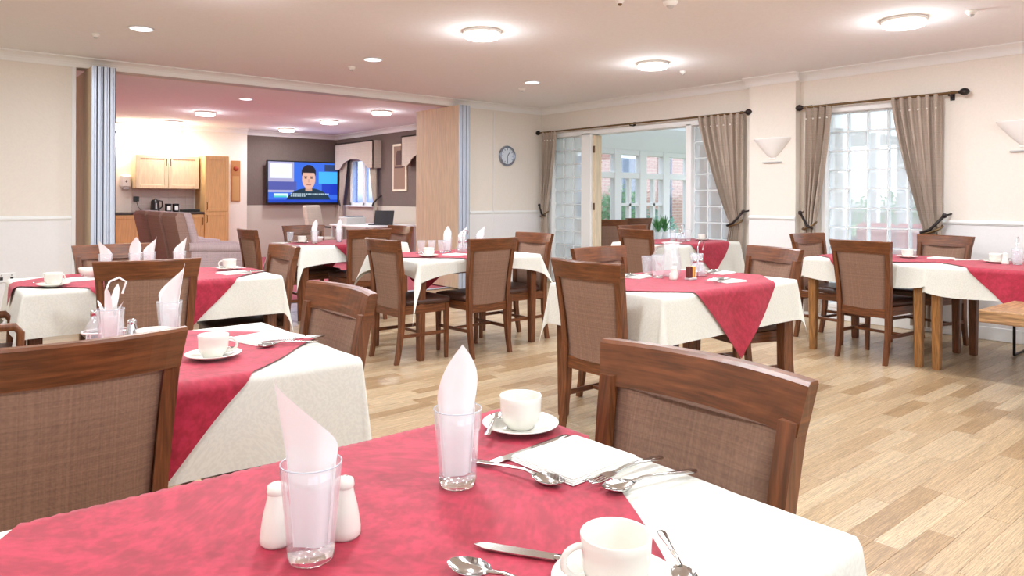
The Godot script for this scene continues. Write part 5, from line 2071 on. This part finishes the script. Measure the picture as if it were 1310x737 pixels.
	for n in [[3.20, -7.06, 1, "nearest the cup"], [3.52, -7.15, 1, "in the middle"]]:
		tumbler(n[0], n[1], "glass tumbler with napkin, " + n[3] + ", on " + f)
		napkin_in_glass(n[0], n[1], "white peaked paper napkin in a tumbler, " + n[3] + ", on " + f, 0.235, 0.2, n[2])
	tumbler(3.06, -7.36, "empty glass tumbler on the corner of " + f, 0.11, 0.036)
	bowl(3.35, -7.3, "small white bowl of paper sachets on " + f)
	# table with the sachet pot
	var c: String = W.C
	var jug := thing("water_jug", "clear glass water jug with handle on " + c, "jug", Vector3(3.62, TOP + 0.0075, -2.79), 2.2)
	var js := st()
	lathe(js, [[0.0, 0.002], [0.045, 0.002], [0.05, 0.006], [0.062, 0.05], [0.058, 0.11], [0.046, 0.16], [0.052, 0.205], [0.050, 0.205], [0.044, 0.16], [0.056, 0.11], [0.060, 0.05], [0.048, 0.01], [0.0, 0.008]], 28)
	done(js, "body", M.clear, jug)
	js = st()
	tube(js, [Vector3(0.05, 0.185, 0), Vector3(0.09, 0.18, 0), Vector3(0.105, 0.13, 0), Vector3(0.09, 0.08, 0), Vector3(0.06, 0.06, 0)], 0.007, 8)
	done(js, "handle", M.glass, jug)
	for n in [[3.48, -2.78, 0.14, "beside the sachet pot"], [3.87, -2.78, 0.13, "behind the caddy handle"], [3.97, -2.86, 0.12, "nearest the windows"], [3.55, -2.92, 0.12, "nearest the orange-lit chair"]]:
		tumbler(n[0], n[1], "clear empty tumbler, " + n[3] + ", on " + c, n[2], 0.040)
	shaker(3.47, -2.66, "white ceramic shaker beside the sachet pot on " + c, M.china, 0.075)
	shaker(3.535, -2.70, "second white ceramic shaker close to the glasses on " + c, M.china, 0.075)
	caddy(3.74, -2.68, "chrome cruet caddy with tall handle on " + c, M.chrome, 0.22)
	var o := thing("sachet_pot", "small clear pot of brown and yellow sachets", "pot", Vector3(3.56, TOP + 0.0075, -2.60))
	var s := st()
	box2(s, Vector3(-0.035, 0, -0.02), Vector3(0.035, 0.012, 0.02), 0.002)
	done(s, "base", M.grey_plastic, o)
	for k in 4:
		s = st()
		box(s, Vector3(-0.026 + k * 0.017, 0.045, 0), Vector3(0.012, 0.068, 0.03), 0.002)
		done(s, "sachet", M.sachet_brown if k < 2 else M.sachet_yellow, o)
	for n in [[3.40, -2.90, 0.2, "on the clock-side corner"], [3.66, -2.42, -0.15, "by the hanging red point"], [4.02, -2.72, 0.1, "nearest the windows"]]:
		flat_napkin(n[0], n[1], n[2], "white folded napkin lying flat %s of %s" % [n[3], c])
		lay("knife", n[0] - 0.12, n[1] + 0.02, n[0] + 0.05, n[1] - 0.005, "dark-looking knife on the flat napkin %s of %s" % [n[3], c], 0.009)
		lay("spoon", n[0] - 0.13, n[1] - 0.03, n[0] + 0.03, n[1] - 0.035, "steel spoon on the flat napkin %s of %s" % [n[3], c], 0.009)
	# table by the French doors
	var g: String = W.G
	for n in [[6.58, -5.05, "nearest the chair"], [6.72, -4.95, "in the middle"]]:
		tumbler(n[0], n[1], "clear tumbler %s on %s" % [n[2], g], 0.13, 0.04)
	cup_and_saucer(0, 6.98, -4.95, g, "", 0.3)
	caddy(6.50, -4.88, "chrome cruet caddy on " + g, M.chrome)
	flat_napkin(6.3, -4.85, 0.1, "white folded napkin lying flat on " + g)
	# joined tables
	var h: String = W.H
	var i: String = W.I
	cup_and_saucer(0, 6.30, -2.45, h, "", 0.4)
	flat_napkin(6.0, -2.78, 0.0, "white folded napkin lying flat on " + h)
	flat_napkin(6.45, -2.25, 0.0, "second white folded napkin, beside the cup on " + h)
	cup_and_saucer(0, 6.33, -1.83, i, "", 0.4)
	caddy(6.42, -1.72, "chrome cruet caddy among the glasses on " + i, M.chrome, 0.2)
	for n in [[6.30, -1.68, "beside the cruet caddy"], [6.50, -1.62, "towards the plain wall"]]:
		tumbler(n[0], n[1], "clear tumbler %s on %s" % [n[2], i], 0.12, 0.04)
	shaker(6.27, -1.75, "white ceramic shaker beside the cup on " + i, M.china)
